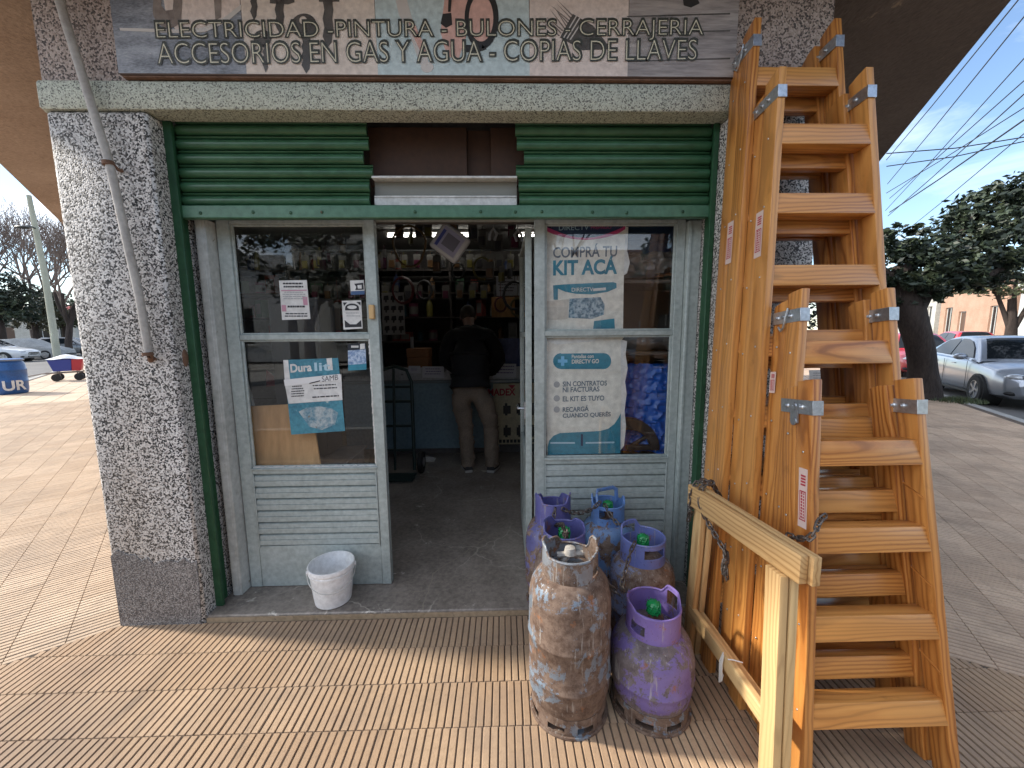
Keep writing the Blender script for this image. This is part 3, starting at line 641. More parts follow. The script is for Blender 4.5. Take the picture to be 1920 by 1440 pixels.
# ================================================================== GAS CYLINDERS
def shell(mb, r, z0, z1f, t=.004, nu=64, nv=14, a0=0, a1=360, holes=(), taper=0.0):
    """a bent sheet round the z axis: z1f(angle) is its top, holes are (a0,a1,z0,z1) in degrees/metres"""
    pres = {}
    for i in range(nu):
        am = a0+(a1-a0)*(i+.5)/nu; zt = z1f(am)
        for j in range(nv):
            zm = z0+(zt-z0)*(j+.5)/nv
            pres[i, j] = not any(h[0] < am < h[1] and h[2] < zm < h[3] for h in holes)
    full = abs(a1-a0) > 359
    def P(i, j, rr):
        a = a0+(a1-a0)*i/nu; zt = z1f(a); z = z0+(zt-z0)*j/nv; q = rr+taper*(z-z0)
        return (q*math.cos(R(a)), q*math.sin(R(a)), z)
    idx = {}; vs = []; fs = []
    def V(i, j, k):
        i2 = i % nu if full else i
        key = (i2, j, k)
        if key not in idx: idx[key] = len(vs); vs.append(P(i2, j, r if k else r-t))
        return idx[key]
    for (i, j), ok in pres.items():
        if not ok: continue
        fs.append((V(i, j, 1), V(i+1, j, 1), V(i+1, j+1, 1), V(i, j+1, 1)))
        fs.append((V(i, j, 0), V(i, j+1, 0), V(i+1, j+1, 0), V(i+1, j, 0)))
        def nb(a, b):
            if full: a %= nu
            return pres.get((a, b), False)
        if not nb(i-1, j): fs.append((V(i, j, 1), V(i, j+1, 1), V(i, j+1, 0), V(i, j, 0)))
        if not nb(i+1, j): fs.append((V(i+1, j, 0), V(i+1, j+1, 0), V(i+1, j+1, 1), V(i+1, j, 1)))
        if not nb(i, j-1): fs.append((V(i, j, 0), V(i+1, j, 0), V(i+1, j, 1), V(i, j, 1)))
        if not nb(i, j+1): fs.append((V(i, j+1, 1), V(i+1, j+1, 1), V(i+1, j+1, 0), V(i, j+1, 0)))
    mb.add(vs, fs)
def bumpf(spec, base):
    """collar height by angle: spec = [(centre, halfwidth, extra)]"""
    def f(a):
        h = base
        for c, w, e in spec:
            d = abs((a-c+180) % 360-180)
            if d < w: h = max(h, base+e*min(1, (w-d)/14)) if e > 0 else min(h, base+e*min(1, (w-d)/10))
        return h
    return f
CYLG = 'worn gas cylinders chained together beside the doorway'
def gas_cylinder(x, y, z0, rad, hb, hc, col, label, spec, holes, rc=.088, rot=0, valve=True, slots=True, seams=(.3, .62), valve_r=.024, foot_col=None):
    o = empty('gas_cylinder', (x, y, z0), label, 'gas cylinder', CYLG, rz=R(rot))
    rb = .055; foot = .045
    prof = [(.012, foot-.02), (rad*.5, foot-.016), (rad*.8, foot+.004), (rad*.94, foot+.035), (rad, foot+.085)]
    for s in seams:
        z = foot+.085+(hb-.16-foot-.085)*s; prof += [(rad, z-.008), (rad+.0035, z-.003), (rad+.0035, z+.003), (rad, z+.008)]
    prof += [(rad, hb-.13), (rad*.985, hb-.095), (rad*.93, hb-.06), (rad*.82, hb-.032), (rad*.66, hb-.014), (rad*.45, hb-.003), (rad*.2, hb+.002), (.012, hb+.003)]
    mb = MB(); mb.lathe(prof, 56); body = mb.build('body', M_CYL[col], o, world=False, smooth=50)
    for v in body.data.vertices:   # small dents
        p = v.co; k = .0022*math.sin(p.x*31+x*9)*math.sin(p.z*17+y*7)+.0016*math.sin(p.y*47+p.z*23)
        if .1 < p.z < hb-.05: v.co.x *= 1+k/rad; v.co.y *= 1+k/rad
    mb = MB(); sl = [(a, a+26, .016, .04) for a in range(4, 360, 45)] if slots else []
    shell(mb, rad*.93, 0, lambda a: .075, .004, 96, 9, holes=sl, taper=-.0); mb.lathe([(rad*.93-.006, -.002), (rad*.93+.007, -.002), (rad*.93+.009, .004), (rad*.93+.006, .010), (rad*.93-.002, .010)], 56)
    mb.build('foot_ring', M_CYL[foot_col or col], o, world=False, smooth=50)
    mb = MB(); shell(mb, rc, hb-.02, bumpf(spec, hc), .004, 96, 16, holes=holes, taper=-.02)
    mb.build('collar', M_COLL[col], o, world=False, smooth=50)
    mb = MB(); f = bumpf(spec, hc); n = 96
    pts = []
    for i in range(n):
        a = 360*i/n; h = f(a); q = rc-.002-.02*(h-hb+.02); pts.append((q*math.cos(R(a)), q*math.sin(R(a)), h))
    mb.tube(pts, .0048, 6, closed=True); mb.build('collar_rim', M_COLL[col], o, world=False)
    if valve:
        mb = MB(); mb.lathe([(.016, hb), (.016, hb+.03), (.02, hb+.032), (.02, hb+.045), (.012, hb+.05), (.001, hb+.05)], 14); mb.cyl((0, 0, hb+.022), (.04, .0, hb+.026), .011, 10)
        vb = mb.build('valve', M_RUST, o, world=False)
        mb = MB(); r = valve_r; zt = hb+.045
        mb.lathe([(r*.7, zt)]+[(r*(1+.09*(k % 2)), zt+.004+k*.005) for k in range(9)]+[(r*.6, zt+.053), (.001, zt+.055)], 18)
        for k in range(9): a = k*.7; mb.tube([(r*1.1*math.cos(a), r*1.1*math.sin(a), zt+.003), (r*1.14*math.cos(a+.5), r*1.14*math.sin(a+.5), zt+.025), (r*1.05*math.cos(a+1), r*1.05*math.sin(a+1), zt+.048)], .0022, 5)
        mb.build('cap_net', M_VALVE, vb, world=False)
    return o
def a_of(px, py, x, y, z):   # photo-side helper is not needed here: angles are given by hand, 270 = towards the street
    return 0
ce = gas_cylinder(.252, 1.443, 0, .159, .60, .668, 'rusty', 'tallest gas cylinder, rusty brown over grey blue paint, front row left', [(175, 38, .03), (335, 30, .012), (15, 22, .03), (70, 40, -.03)], [(312, 345, .60, .628)], .108, 0, valve=False, seams=(.18, .70))
cf_ = gas_cylinder(.586, 1.443, 0, .159, .345, .432, 'purple', 'squat bright purple gas cylinder in the front row next to the wooden trestle', [(20, 30, .035), (170, 40, .012)], [(5, 38, .385, .447), (195, 232, .352, .395)], .104, 0, seams=(.5,), foot_col='rusty')
cc = gas_cylinder(.278, 1.757, 0, .145, .50, .585, 'indigo', 'indigo gas cylinder directly behind the tall rusty one, mostly hidden', [(150, 40, .03), (30, 30, .02)], [], .099, 0, seams=(.5,))
cd = gas_cylinder(.65, 1.757, 0, .15, .455, .545, 'slate', 'slate blue gas cylinder behind the bright purple one, wide slot in its collar', [(125, 45, .035), (310, 40, .0)], [(255, 320, .482, .525), (95, 150, .52, .562)], .102, 0, seams=(.5,))
ca = gas_cylinder(.262, 2.05, .034, .148, .47, .575, 'indigo', 'dark purple gas cylinder at the back left against the doorway, collar with two horns', [(200, 30, .035), (340, 30, .035), (90, 40, -.03)], [], .097, 0, valve=False, seams=(.5,))
cb = gas_cylinder(.56, 2.05, .034, .147, .46, .55, 'blue', 'sky blue gas cylinder at the back, with a tall square handle on its collar', [(165, 22, .035), (0, 20, .03)], [(225, 275, .485, .535)], .09, 0, seams=(.5,))
mb = MB(); mb.tube([(-.066, -.05, .54), (-.07, -.035, .6), (-.058, .0, .617), (.034, .04, .617), (.056, .045, .604), (.06, .045, .54)], .012, 8, flatten=(1, .6)); mb.build('handle', M_COLL['blue'], cb, world=False)
mb = MB(); mb.tube([(-.115, -.098, .38), (-.09, -.12, .42), (-.05, -.14, .424)], .003, 6); mb.tube([(-.108, -.104, .41), (-.108, -.104, .2)], .004, 6); mb.build('weld_seam', M_CYL['rusty'], ce, world=False)
mb = MB(); mb.tube([(-.03, 0, .6), (-.02, 0, .63), (.0, .01, .65)], .014, 8); mb.tube([(-.05, .0, .645), (.05, .0, .65)], .012, 8); mb.lathe([(.02, .645), (.026, .65), (.02, .675), (.001, .68)], 10); mb.build('valve', worn('pale_valve', (.3, .27, .23), (.45, .42, .38), None, 20, 60, .5), ce, world=False)
# ---- chains
def chain(pts, label, r=.0034, ll=.03, wd=.0085, mat=M_IRON, name='chain'):
    pts = [Vector(p) for p in pts]; segs = []
    # resample
    L_ = [0]
    for a, b in zip(pts, pts[1:]): L_.append(L_[-1]+(b-a).length)
    def at(s):
        for i in range(len(pts)-1):
            if s <= L_[i+1] or i == len(pts)-2:
                t = (s-L_[i])/max(1e-6, L_[i+1]-L_[i]); return pts[i].lerp(pts[i+1], min(1, t))
    mb = MB(); n = int(L_[-1]/(ll*.74)); k = 0
    for k in range(n):
        a, b = at(L_[-1]*k/n), at(L_[-1]*(k+1)/n); m = (a+b)/2; ax = (b-a).normalized()
        s = ax.cross(Vector((.2, .3, 1))).normalized(); u = ax.cross(s)
        w = (s+u*random.uniform(-.3, .3)).normalized() if k % 2 else (u+s*random.uniform(-.3, .3)).normalized()
        h = ll/2-wd/2; ring = []
        for q in range(10):
            th = 2*math.pi*q/10; c, d = math.cos(th), math.sin(th)
            ring.append(m+ax*((h if c > 0 else -h)+c*wd*.7)+w*d*wd)
        mb.tube(ring, r, 5, closed=True)
    o = mb.build(name, mat, smooth=60); recenter(o); return tag(o, label, 'chain')
def sag(a, b, d, n=8):
    a, b = Vector(a), Vector(b); return [a.lerp(b, i/n)-Vector((0, 0, d*4*(i/n)*(1-i/n))) for i in range(n+1)]
chain(sag((.30, 1.955, .595), (.475, 1.965, .60), .03)+[(.50, 1.985, .615)], 'rusty chain from the back left purple cylinder across to the blue one')
chain([(.262, 1.95, .60), (.25, 1.93, .56), (.25, 1.85, .56), (.265, 1.72, .63), (.262, 1.62, .62), (.255, 1.54, .69)], 'rusty chain running forward over the indigo cylinder to the tall rusty one')
chain([(.525, 1.985, .60), (.545, 1.945, .56), (.575, 1.9, .53), (.60, 1.845, .55)], 'rusty chain looped through the blue cylinder collar')
chain([(.585, 1.675, .56), (.56, 1.65, .54), (.525, 1.61, .47), (.50, 1.58, .42), (.495, 1.53, .425)], 'rusty chain hanging down the slate cylinder to the purple one')
chain(sag((.345, 1.54, .60), (.475, 1.53, .41), .02), 'rusty chain sloping from the tall rusty cylinder down to the purple one')
# ================================================================== BUCKET
bk = empty('bucket', (-.955, 2.078, .0345), 'white plastic bucket with a wire handle on the doorstep below the left door leaf', 'bucket')
bk.rotation_euler = (0, 0, 0)
mb = MB(); H_ = .218
mb.lathe([(.001, 0), (.088, 0), (.094, .004), (.1, .05), (.112, H_-.045), (.117, H_-.043), (.117, H_-.034), (.113, H_-.032), (.115, H_-.022), (.121, H_-.02), (.121, H_-.006), (.119, H_), (.1135, H_), (.112, H_-.01), (.108, H_-.05), (.09, .006), (.001, .006)], 48)
mb.build('pail', M_BUCK, bk, world=False, smooth=45)
for s in (-1, 1):
    mb = MB(); mb.cyl((.112*s, 0, H_-.034), (.126*s, 0, H_-.034), .012, 12); mb.build('handle_lug', M_BUCK, bk, world=False)
mb = MB(); mb.tube([(.122*math.cos(R(a)), -.122*abs(math.sin(R(a)))**.9*1.02, H_-.034-.075*math.sin(R(a))) for a in range(0, 181, 9)], .0024, 8); mb.build('handle', flat('bail_wire', (.5, .49, .46), .4, .3), bk, world=False)
bk.rotation_euler.z = R(22)
# ================================================================== STEP LADDERS
LADG = 'folded wooden step ladders stacked against the right pillar'
def step_ladder(xl, xr, tl, tr_, yb, Hh, lean, dep, treads, label, rear_off, htread, hook, stickers, toppt=.009, rear_h=None, st=.03):
    """xl,xr: inner faces of the front stiles at the foot; tl,tr_: the same at the top (world x)"""
    cx = (xl+xr)/2
    o = empty('step_ladder', (cx, yb, 0), label, 'step ladder', LADG); o.rotation_euler = (-lean, 0, 0)
    Lz = Hh/math.cos(lean)
    XL = lambda z: xl-cx+(tl-xl)*z/Lz
    XR = lambda z: xr-cx+(tr_-xr)*z/Lz
    def stile(name, f, side, y0, y1, z0, z1, cutf, cutb, dx=0):
        # side -1: stile lies left of the inner face
        mb = MB(); pts = []
        w = st*side
        prof = [(y0, z0), (y1, z0), (y1, z1-cutb), ((y0+y1)/2, z1-cutb*.35), (y0, z1-cutf)]
        a = [Vector((f(z)+dx, y, z)) for y, z in prof]; b = [Vector((f(z)+dx+w, y, z)) for y, z in prof]
        n = len(prof); mb.add(a+b, [tuple(range(n)), tuple(range(2*n-1, n-1, -1))]+[(i, i+n, (i+1) % n+n, (i+1) % n) for i in range(n)])
        ax = Vector((f(1)-f(0), 0, 1)); g = (random.uniform(0, 9), random.uniform(.02, .06)*random.choice((-1, 1)), random.uniform(.01, .05))
        return mb.build(name, M_WOOD, o, bevel=.0028, grain=(ax, g), world=False, seg=2)
    hd = dep/2
    rh = rear_h or Lz*.985
    sL = stile('front_stile', XL, -1, 0, hd-.003, 0, Lz, 0, toppt); sR = stile('front_stile', XR, 1, 0, hd-.003, 0, Lz, 0, toppt)
    rl = stile('rear_stile', XL, -1, hd+.002, dep, .02, rh, .004, toppt+.012, .004); rr = stile('rear_stile', XR, 1, hd+.002, dep, .02, rh, .004, toppt+.012, -.02)
    def tread(name, z, y0, y1, h, insL=0, insR=0, tilt=.0):
        mb = MB(); zz = [z-h/2, z+h/2]
        c = []
        for q in zz:
            s_ = tilt*(1 if q > z else -1)*h/2
            c += [Vector((XL(q)+insL-.004, y0+s_, q)), Vector((XR(q)-insR+.004, y0+s_, q)), Vector((XR(q)-insR+.004, y1+s_, q)), Vector((XL(q)+insL-.004, y1+s_, q))]
        mb.hexa(c); g = (random.uniform(0, 9), random.uniform(-.04, .04), random.choice((-1, 1))*random.uniform(.01, .07))
        return mb.build(name, M_WOOD, o, bevel=.003, grain=((1, 0, 0), g), world=False, seg=2)
    for z in treads:
        tread('tread', z, .004, hd-.006, htread, tilt=.12)
        zr = z+rear_off
        if zr < rh-.12: tread('rear_tread', zr, hd+.012, min(dep-.004, hd+.05), htread*.92, .004, .02, tilt=.12)
    # metal hinge straps with bolts
    zs = Lz-.092*(1 if Lz < 2 else 1.0)
    for side, f in ((-1, XL), (1, XR)):
        x_in, x_out = f(zs), f(zs)+st*side
        mb = MB(); h = .046; tk = .0028
        for x, s in ((x_in, -side), (x_out, side)):
            mb.box((min(x, x+tk*s), -tk, zs-h/2), (max(x, x+tk*s), dep-.002, zs+h/2))
        mb.box((min(x_in, x_out)-tk, -tk*1.6, zs-h/2), (max(x_in, x_out)+tk, -tk*.4, zs+h/2))
        sp = mb.build('hinge_strap', M_STEEL, o, world=False, bevel=.0006)
        for x, s in ((x_in, -side), (x_out, side)):
            for yb_ in (.3, .53, .76):
                mb = MB(); y = dep*yb_; mb.ball((x+tk*s, y, zs), (.005, .0095, .0095), 10, 6); mb.cyl((x+tk*s, y, zs), (x+tk*s+.011*s, y, zs), .0055, 8); mb.build('bolt', M_STEEL, sp, world=False)
    if hook:
        x = XL(zs)-st-.006; mb = MB()
        if hook == 1: mb.tube([(x, dep*.36, zs+.03), (x-.004, dep*.42, zs-.01), (x-.004, dep*.5, zs-.04), (x-.003, dep*.6, zs-.05), (x-.003, dep*.68, zs-.035)], .004, 8)
        else: mb.cbox((x, dep*.5, zs-.03), (.004, .034, .05)); mb.cyl((x-.005, dep*.5, zs-.05), (x, dep*.5, zs-.05), .013, 10); mb.cyl((x-.006, dep*.5, zs), (x, dep*.5, zs), .014, 10)
        mb.build('hook', M_STEEL, o, world=False)
    for z0, z1, y0, y1 in stickers:
        mb = MB(); x = lambda z: XL(z)-st-.0012
        mb.add([(x(z0), y0, z0), (x(z0), y1, z0), (x(z1), y1, z1), (x(z1), y0, z1)], [(0, 1, 2, 3)]); s_ = mb.build('warning_label', flat('label_paper', (.66, .5, .44), .6), o, world=False, smooth=0)
        mb = MB(); hh = z1-z0; ww = y1-y0
        X = lambda z: x(z)-.0007
        def rc(a, b, c, d):
            za, zb, ya, yb2 = z0+hh*a, z0+hh*b, y0+ww*c, y0+ww*d; mb.add([(X(za), ya, za), (X(za), yb2, za), (X(zb), yb2, zb), (X(zb), ya, zb)], [(0, 1, 2, 3)])
        for k in range(4): rc(.86-.05*k, .89-.05*k, .2, .75)
        rc(.12, .62, .14, .2); rc(.12, .62, .8, .86); rc(.6, .62, .2, .8); rc(.12, .14, .2, .8)
        for k in range(9): rc(.16+.05*k, .19+.05*k, .3, .42 if k % 3 else .46); rc(.16+.05*k, .195+.05*k, .52, .7)
        mb.build('label_print', flat('label_red', (.42, .03, .05), .6), s_, world=False, smooth=0)
    # rear-leg brace lines routed on the right stile, pegs on the left
    for z in treads[:3]:
        mb = MB(); x = XR(z+.16)-.001; mb.hexa([(x-.001, .005, z+.13), (x+.003, .005, z+.13), (x+.003, hd, z+.165), (x-.001, hd, z+.165), (x-.001, .005, z+.137), (x+.003, .005, z+.137), (x+.003, hd, z+.172), (x-.001, hd, z+.172)])
        mb.build('routed_line', M_WOOD, sR, world=False, grain=((0, 1, .4), gr()), smooth=0)
    for z in treads:
        x = XL(z)-st
        for q, w in ((hd*.5, z), (hd*1.5, z+rear_off*.5)):
            mb = MB(); mb.ball((x, q, w), (.0022, .004, .004), 8, 5); mb.build('screw_head', M_STEEL, o, world=False)
    return o
lad4 = step_ladder(.995, 1.47, 1.010, 1.305, 1.10, 1.345, .098, .142, [.25, .54, .83, 1.113], 'smallest and frontmost step ladder with a red label on its left stile', .10, .08, 2, [(.865, 1.06, .012, .05)])
lad3 = step_ladder(.975, 1.50, 1.078, 1.352, 1.243, 1.645, .098, .142, [.31, .59, .87, 1.15, 1.428], 'second smallest step ladder, standing right behind the smallest one', .05, .082, 1, [(1.28, 1.36, .1, .132)])
lad2 = step_ladder(.955, 1.60, 1.083, 1.385, 1.39, 2.485, .093, .165, [.36, .63, .9, 1.17, 1.445, 1.717, 1.99, 2.25], 'tall step ladder with a label at its middle, in front of the tallest one', -.05, .081, 0, [(1.80, 1.98, .04, .085)], toppt=.02)
lad1 = step_ladder(.925, 1.63, 1.072, 1.372, 1.565, 2.765, .079, .165, [.36, .63, .9, 1.175, 1.45, 1.725, 2.0, 2.27, 2.545], 'tallest step ladder, leaning against the sign and the pebble pillar', -.05, .081, 1, [(1.80, 1.98, .05, .095)], toppt=.025)
# ================================================================== PALE TRESTLE
ts = empty('trestle', (.87, 1.34, 0), 'pale unvarnished pine trestle folded and chained to the left side of the ladders', 'trestle')
def board(name, a, b, wdir, w, t, mat=M_PINE, parent=ts, tdir=None):
    a, b = Vector(a), Vector(b); ax = (b-a).normalized(); wd = (Vector(wdir)-ax*ax.dot(Vector(wdir))).normalized(); td = ax.cross(wd)
    mb = MB(); c = []
    for p in (a, b):
        c += [p-wd*w/2-td*t/2, p+wd*w/2-td*t/2, p+wd*w/2+td*t/2, p-wd*w/2+td*t/2]
    mb.hexa(c); return mb.build(name, mat, parent, bevel=.0025, grain=(ax, gr()), seg=2)
tA, tB = Vector((.80, 1.625, .805)), Vector((.862, 1.055, .812))
tB2 = tB
board('top_rail', tA, tB, (0, 0, 1), .088, .026)
board('top_rail', tA+Vector((.03, .0, .0)), tB+Vector((.03, -.012, 0)), (0, 0, 1), .088, .026)
for dx, dz in ((0, 0), (.032, -.0)):
    board('leg', (.822+dx, 1.575, .765), (.862+dx, 1.70, .0), (0, 1, 0), .062, .024)
    board('leg', (.838+dx, 1.13, .765), (.848+dx, 1.10, .0), (0, 1, 0), .07, .026)
board('cross_rail', (.846, 1.66, .235), (.852, 1.14, .235), (0, 0, 1), .062, .024)
board('cross_rail', (.88, 1.66, .215), (.885, 1.14, .215), (0, 0, 1), .062, .024)
mb = MB()
for k in range(3): mb.tube([(.83+.004*k, 1.36+.008*k, .27), (.826, 1.36+.008*k, .235), (.83, 1.362+.008*k, .16-.01*k), (.842, 1.375+.006*k, .175)], .0022, 6)
mb.tube([(.835, 1.34, .272), (.85, 1.33, .278), (.88, 1.32, .275)], .0022, 6)
st_ = tag(recenter(mb.build('string_tie', flat('white_string', (.7, .68, .63), .8))), 'white string knotted round the lower rail of the pale trestle', 'string')
chain([(.93, 1.62, .79), (.87, 1.60, .87), (.82, 1.60, .875), (.79, 1.60, .83), (.795, 1.60, .74), (.80, 1.63, .68)], 'dark chain wrapped over the back end of the trestle top rail', ll=.026, wd=.008)
chain([(.86, 1.56, .88), (.81, 1.555, .865), (.80, 1.54, .80), (.812, 1.5, .74), (.83, 1.44, .69), (.84, 1.40, .66), (.835, 1.39, .60), (.84, 1.385, .57)], 'dark chain falling across the trestle top rail in front of the tall ladders', ll=.026, wd=.008)
chain([(.835, 1.41, .67), (.83, 1.385, .65), (.838, 1.40, .61), (.83, 1.39, .585), (.84, 1.41, .63), (.832, 1.4, .6), (.836, 1.385, .565)], 'loose bunch of chain end hanging below the trestle rail', ll=.024, wd=.008)
chain([(.93, 1.22, .83), (.935, 1.18, .84), (.94, 1.14, .86), (.952, 1.135, .885), (.975, 1.152, .915), (1.0, 1.16, .925)], 'short chain crossing the label of the smallest ladder', ll=.026, wd=.008)
# ================================================================== POSTERS AND PAPERS ON THE GLASS
p_cream = worn('poster_cream', (.7, .67, .59), (.77, .74, .66), None, 2, 30, .55); p_teal = worn('poster_teal', (.025, .19, .27), (.04, .25, .34), None, 4, 30, .5)
p_navy = flat('poster_navy', (.012, .03, .09), .5); p_pink = flat('poster_magenta', (.5, .04, .16), .5); p_grey = flat('poster_slate_text', (.12, .16, .2), .6)
p_white = worn('paper_white', (.64, .63, .6), (.72, .71, .68), None, 3, 30, .7); p_ink = flat('ink_black', (.03, .03, .035), .7); p_pale = flat('poster_pale_blue', (.4, .58, .66), .5)
p_lpink = flat('leaflet_pink', (.5, .25, .32), .6); p_faint = flat('faint_grey_print', (.36, .36, .36), .6)
def sheet(name, pts, y, mat, label=None, cat=None, t=.0012, parent=None, group=None, wob=0):
    if wob:   # slightly curled paper
        q = [PY(a, b, y) for a, b in pts]; mb = MB()
        def f(u, v):
            p = (q[0]*(1-u)+q[1]*u)*(1-v)+(q[3]*(1-u)+q[2]*u)*v; return p+Vector((0, -abs(wob)*(math.sin(u*5+v*3)*.5+.5)*(.3+.7*u), 0))
        mb.grid(f, 10, 8); o = mb.build(name, mat, parent)
    else:
        mb = MB(); mb.prism([PY(a, b, y) for a, b in pts], (0, t, 0)); o = mb.build(name, mat, parent, smooth=0)
    if label: recenter(o); ORG[o.name] = o.location.copy(); tag(o, label, cat, group)
    return o
def ptext(body, a, b, y, mat, parent, hpx, name='lettering', offset=0.0):
    p, q = PY(*a, y), PY(*b, y); h = hpx/FPX*y/1.0
    return text_mesh(body, name, mat, parent, p, (q-p).normalized(), UZ, (q-p).length, h, offset, .0003)
def part(name, pts, y, mat, parent): return sheet(name, pts, y, mat, parent=parent, t=.0006)
YP = DY+.040
po1 = sheet('advert_poster', [(1022, 418), (1174, 418), (1170, 500), (1168, 617), (1022, 617)], YP, p_cream, 'cream advert poster saying COMPRÁ TU KIT ACÁ in the upper right window', 'poster')
part('poster_header', [(1022, 418), (1174, 418), (1172, 430)]+[(1172-15*i, 430+16*math.sin(math.pi*i/10)+4) for i in range(1, 10)]+[(1022, 432)], YP-.0014, p_pink, po1)
part('poster_header', [(1026, 418), (1170, 418)]+[(1168-14.2*i, 426+20*math.sin(math.pi*i/10)) for i in range(0, 11)], YP-.0022, p_navy, po1)
ptext('DIRECTV', (1048, 432), (1104, 431), YP-.003, p_pale, po1, 9); ptext('PREPAGO', (1108, 430), (1146, 429), YP-.003, p_pink, po1, 6)
ptext('COMPRÁ TU', (1037, 484), (1157, 481), YP-.0012, p_grey, po1, 24, offset=.02); ptext('KIT ACÁ', (1037, 517), (1157, 514), YP-.0012, p_teal, po1, 34, offset=.035)
part('poster_banner', [(1037, 535), (1060, 533), (1150, 529), (1156, 531), (1156, 540), (1140, 547), (1110, 552), (1080, 551), (1060, 547), (1046, 541), (1046, 562), (1038, 562)], YP-.0014, p_teal, po1)
ptext('DIRECTV', (1072, 547), (1112, 546), YP-.0024, p_cream, po1, 7); part('banner_pill', [(1112, 541), (1136, 539), (1136, 544), (1112, 546)], YP-.0024, p_white, po1)
part('poster_picture', [(1068, 560), (1126, 557), (1134, 572), (1132, 590), (1110, 598), (1066, 596)], YP-.0014, worn('poster_photo', (.04, .13, .2), (.4, .5, .55), (.02, .03, .05), 40, 90, .5, lo=.45, hi=.55, spots=.6, spotscale=50), po1)
part('poster_badge', [(1114, 602), (1152, 597), (1153, 616), (1112, 617)], YP-.0014, p_teal, po1); ptext('SIN ABONO', (1118, 609), (1148, 606), YP-.0022, p_cream, po1, 4) if False else None
part('taped_card', [(1021, 565), (1066, 561), (1064, 598), (1022, 600)], YP-.003, worn('taped_card_paper', (.55, .5, .42), (.62, .57, .5), (.3, .2, .18), 6, 40, .6, spots=.72), po1)
part('torn_edge', [(1170, 424), (1178, 426), (1176, 470), (1181, 492), (1176, 512), (1170, 516)], YP+.002, p_white, po1)
po2 = sheet('advert_poster', [(1022, 632), (1170, 632), (1164, 640), (1165, 740), (1162, 850), (1026, 853)], YP, p_cream, 'cream and teal advert poster with three bullet lines in the lower right window', 'poster')
part('folded_strip', [(1024, 632), (1172, 630), (1110, 640), (1044, 646), (1026, 640)], YP-.002, p_white, po2)
part('torn_edge', [(1164, 636), (1176, 640), (1173, 664), (1177, 690), (1172, 716), (1175, 738), (1171, 770), (1174, 800), (1170, 836), (1162, 846)], YP+.002, p_white, po2)
part('poster_pill', [(1052+0, 663)]+[(1132+14*math.sin(R(a)), 677-15*math.cos(R(a))) for a in range(0, 181, 15)]+[(1052-15*math.sin(R(a)), 677+15*math.cos(R(a))) for a in range(0, 181, 15)], YP-.0014, p_teal, po2)
part('plus_mark', [(1052, 668), (1058, 668), (1058, 674), (1064, 674), (1064, 680), (1058, 680), (1058, 686), (1052, 686), (1052, 680), (1046, 680), (1046, 674), (1052, 674)], YP-.0022, flat('plus_blue', (.2, .5, .75), .5), po2)
ptext('Pantallas con', (1072, 672), (1113, 671), YP-.0022, p_cream, po2, 7, offset=.02); ptext('DIRECTV GO', (1072, 682), (1123, 681), YP-.0022, p_cream, po2, 8, offset=.03)
for ln, a, b in (('SIN CONTRATOS', (1055, 725), (1138, 723)), ('NI FACTURAS', (1055, 736), (1124, 734)), ('EL KIT ES TUYO', (1055, 753), (1133, 751)), ('RECARGÁ', (1055, 773), (1104, 771)), ('CUANDO QUERÉS', (1055, 785), (1145, 782))):
    ptext(ln, a, b, YP-.0012, p_grey, po2, 10 if 'Á' not in ln and 'É' not in ln else 12, offset=.025)
for yy in (721, 747, 768): part('bullet_dot', [(1044+6*math.cos(R(a)), yy+6*math.sin(R(a))) for a in range(0, 360, 30)], YP-.0014, p_faint, po2)
part('poster_wave', [(1027, 853), (1027, 838), (1030, 826), (1038, 817), (1050, 812), (1090, 810), (1125, 808), (1140, 804), (1152, 795), (1160, 783), (1164, 775), (1163, 850)], YP-.0014, p_teal, po2)
part('wave_gap', [(1089, 814), (1093, 814), (1093, 836), (1089, 836)], YP-.0022, p_navy, po2); part('small_print', [(1032, 829), (1078, 829), (1078, 832), (1032, 832)], YP-.0022, p_pale, po2); part('small_print', [(1098, 829), (1152, 828), (1152, 831), (1098, 832)], YP-.0022, p_pale, po2)
# left window papers
YL = DY+.0245
def lines(parent, x0, x1, y0, y1, n, y, mat, sk=0.0, hh=.38, ragged=.3):
    mb = MB(); st = (y1-y0)/n
    for i in range(n):
        b = y0+st*i; xe = x1-random.random()*ragged*(x1-x0); x = x0+random.random()*.1*(x1-x0)
        while x < xe:   # word-like dashes
            w = random.uniform(.06, .16)*(x1-x0); e = min(xe, x+w)
            mb.prism([PY(x, b+sk*(x-x0), y), PY(e, b+sk*(e-x0), y), PY(e, b+st*hh+sk*(e-x0), y), PY(x, b+st*hh+sk*(x-x0), y)], (0, .0004, 0)); x = e+.025*(x1-x0)
    o = mb.build('printed_lines', mat, parent, smooth=0); o['kind'] = 'stuff' if False else ''; del o['kind']; return o
lf = sheet('leaflet', [(523, 526), (575, 525), (582, 598), (529, 600)], YL, p_white, 'white and pink printed leaflet in the upper left window', 'leaflet')
lines(lf, 530, 571, 530, 542, 2, YL-.001, p_ink, 0, .5, .1)
lines(lf, 529, 574, 547, 563, 4, YL-.001, p_faint, 0, .45, .2); part('pink_block', [(567, 557), (576, 557), (577, 572), (569, 572)], YL-.0009, p_lpink, lf); part('pink_block', [(528, 572), (536, 572), (537, 584), (529, 584)], YL-.0009, p_lpink, lf)
part('pink_line', [(527, 544), (575, 543), (575, 545), (527, 546)], YL-.0009, p_lpink, lf); lines(lf, 536, 573, 573, 580, 1, YL-.001, p_ink, 0, .5, .2); lines(lf, 532, 579, 587, 596, 2, YL-.001, p_ink, 0, .5, .2)
lf2 = sheet('leaflet', [(641, 564), (677, 563), (680, 616), (644, 618)], YL, p_white, 'small black and white ornamental leaflet beside the wooden latch', 'leaflet')
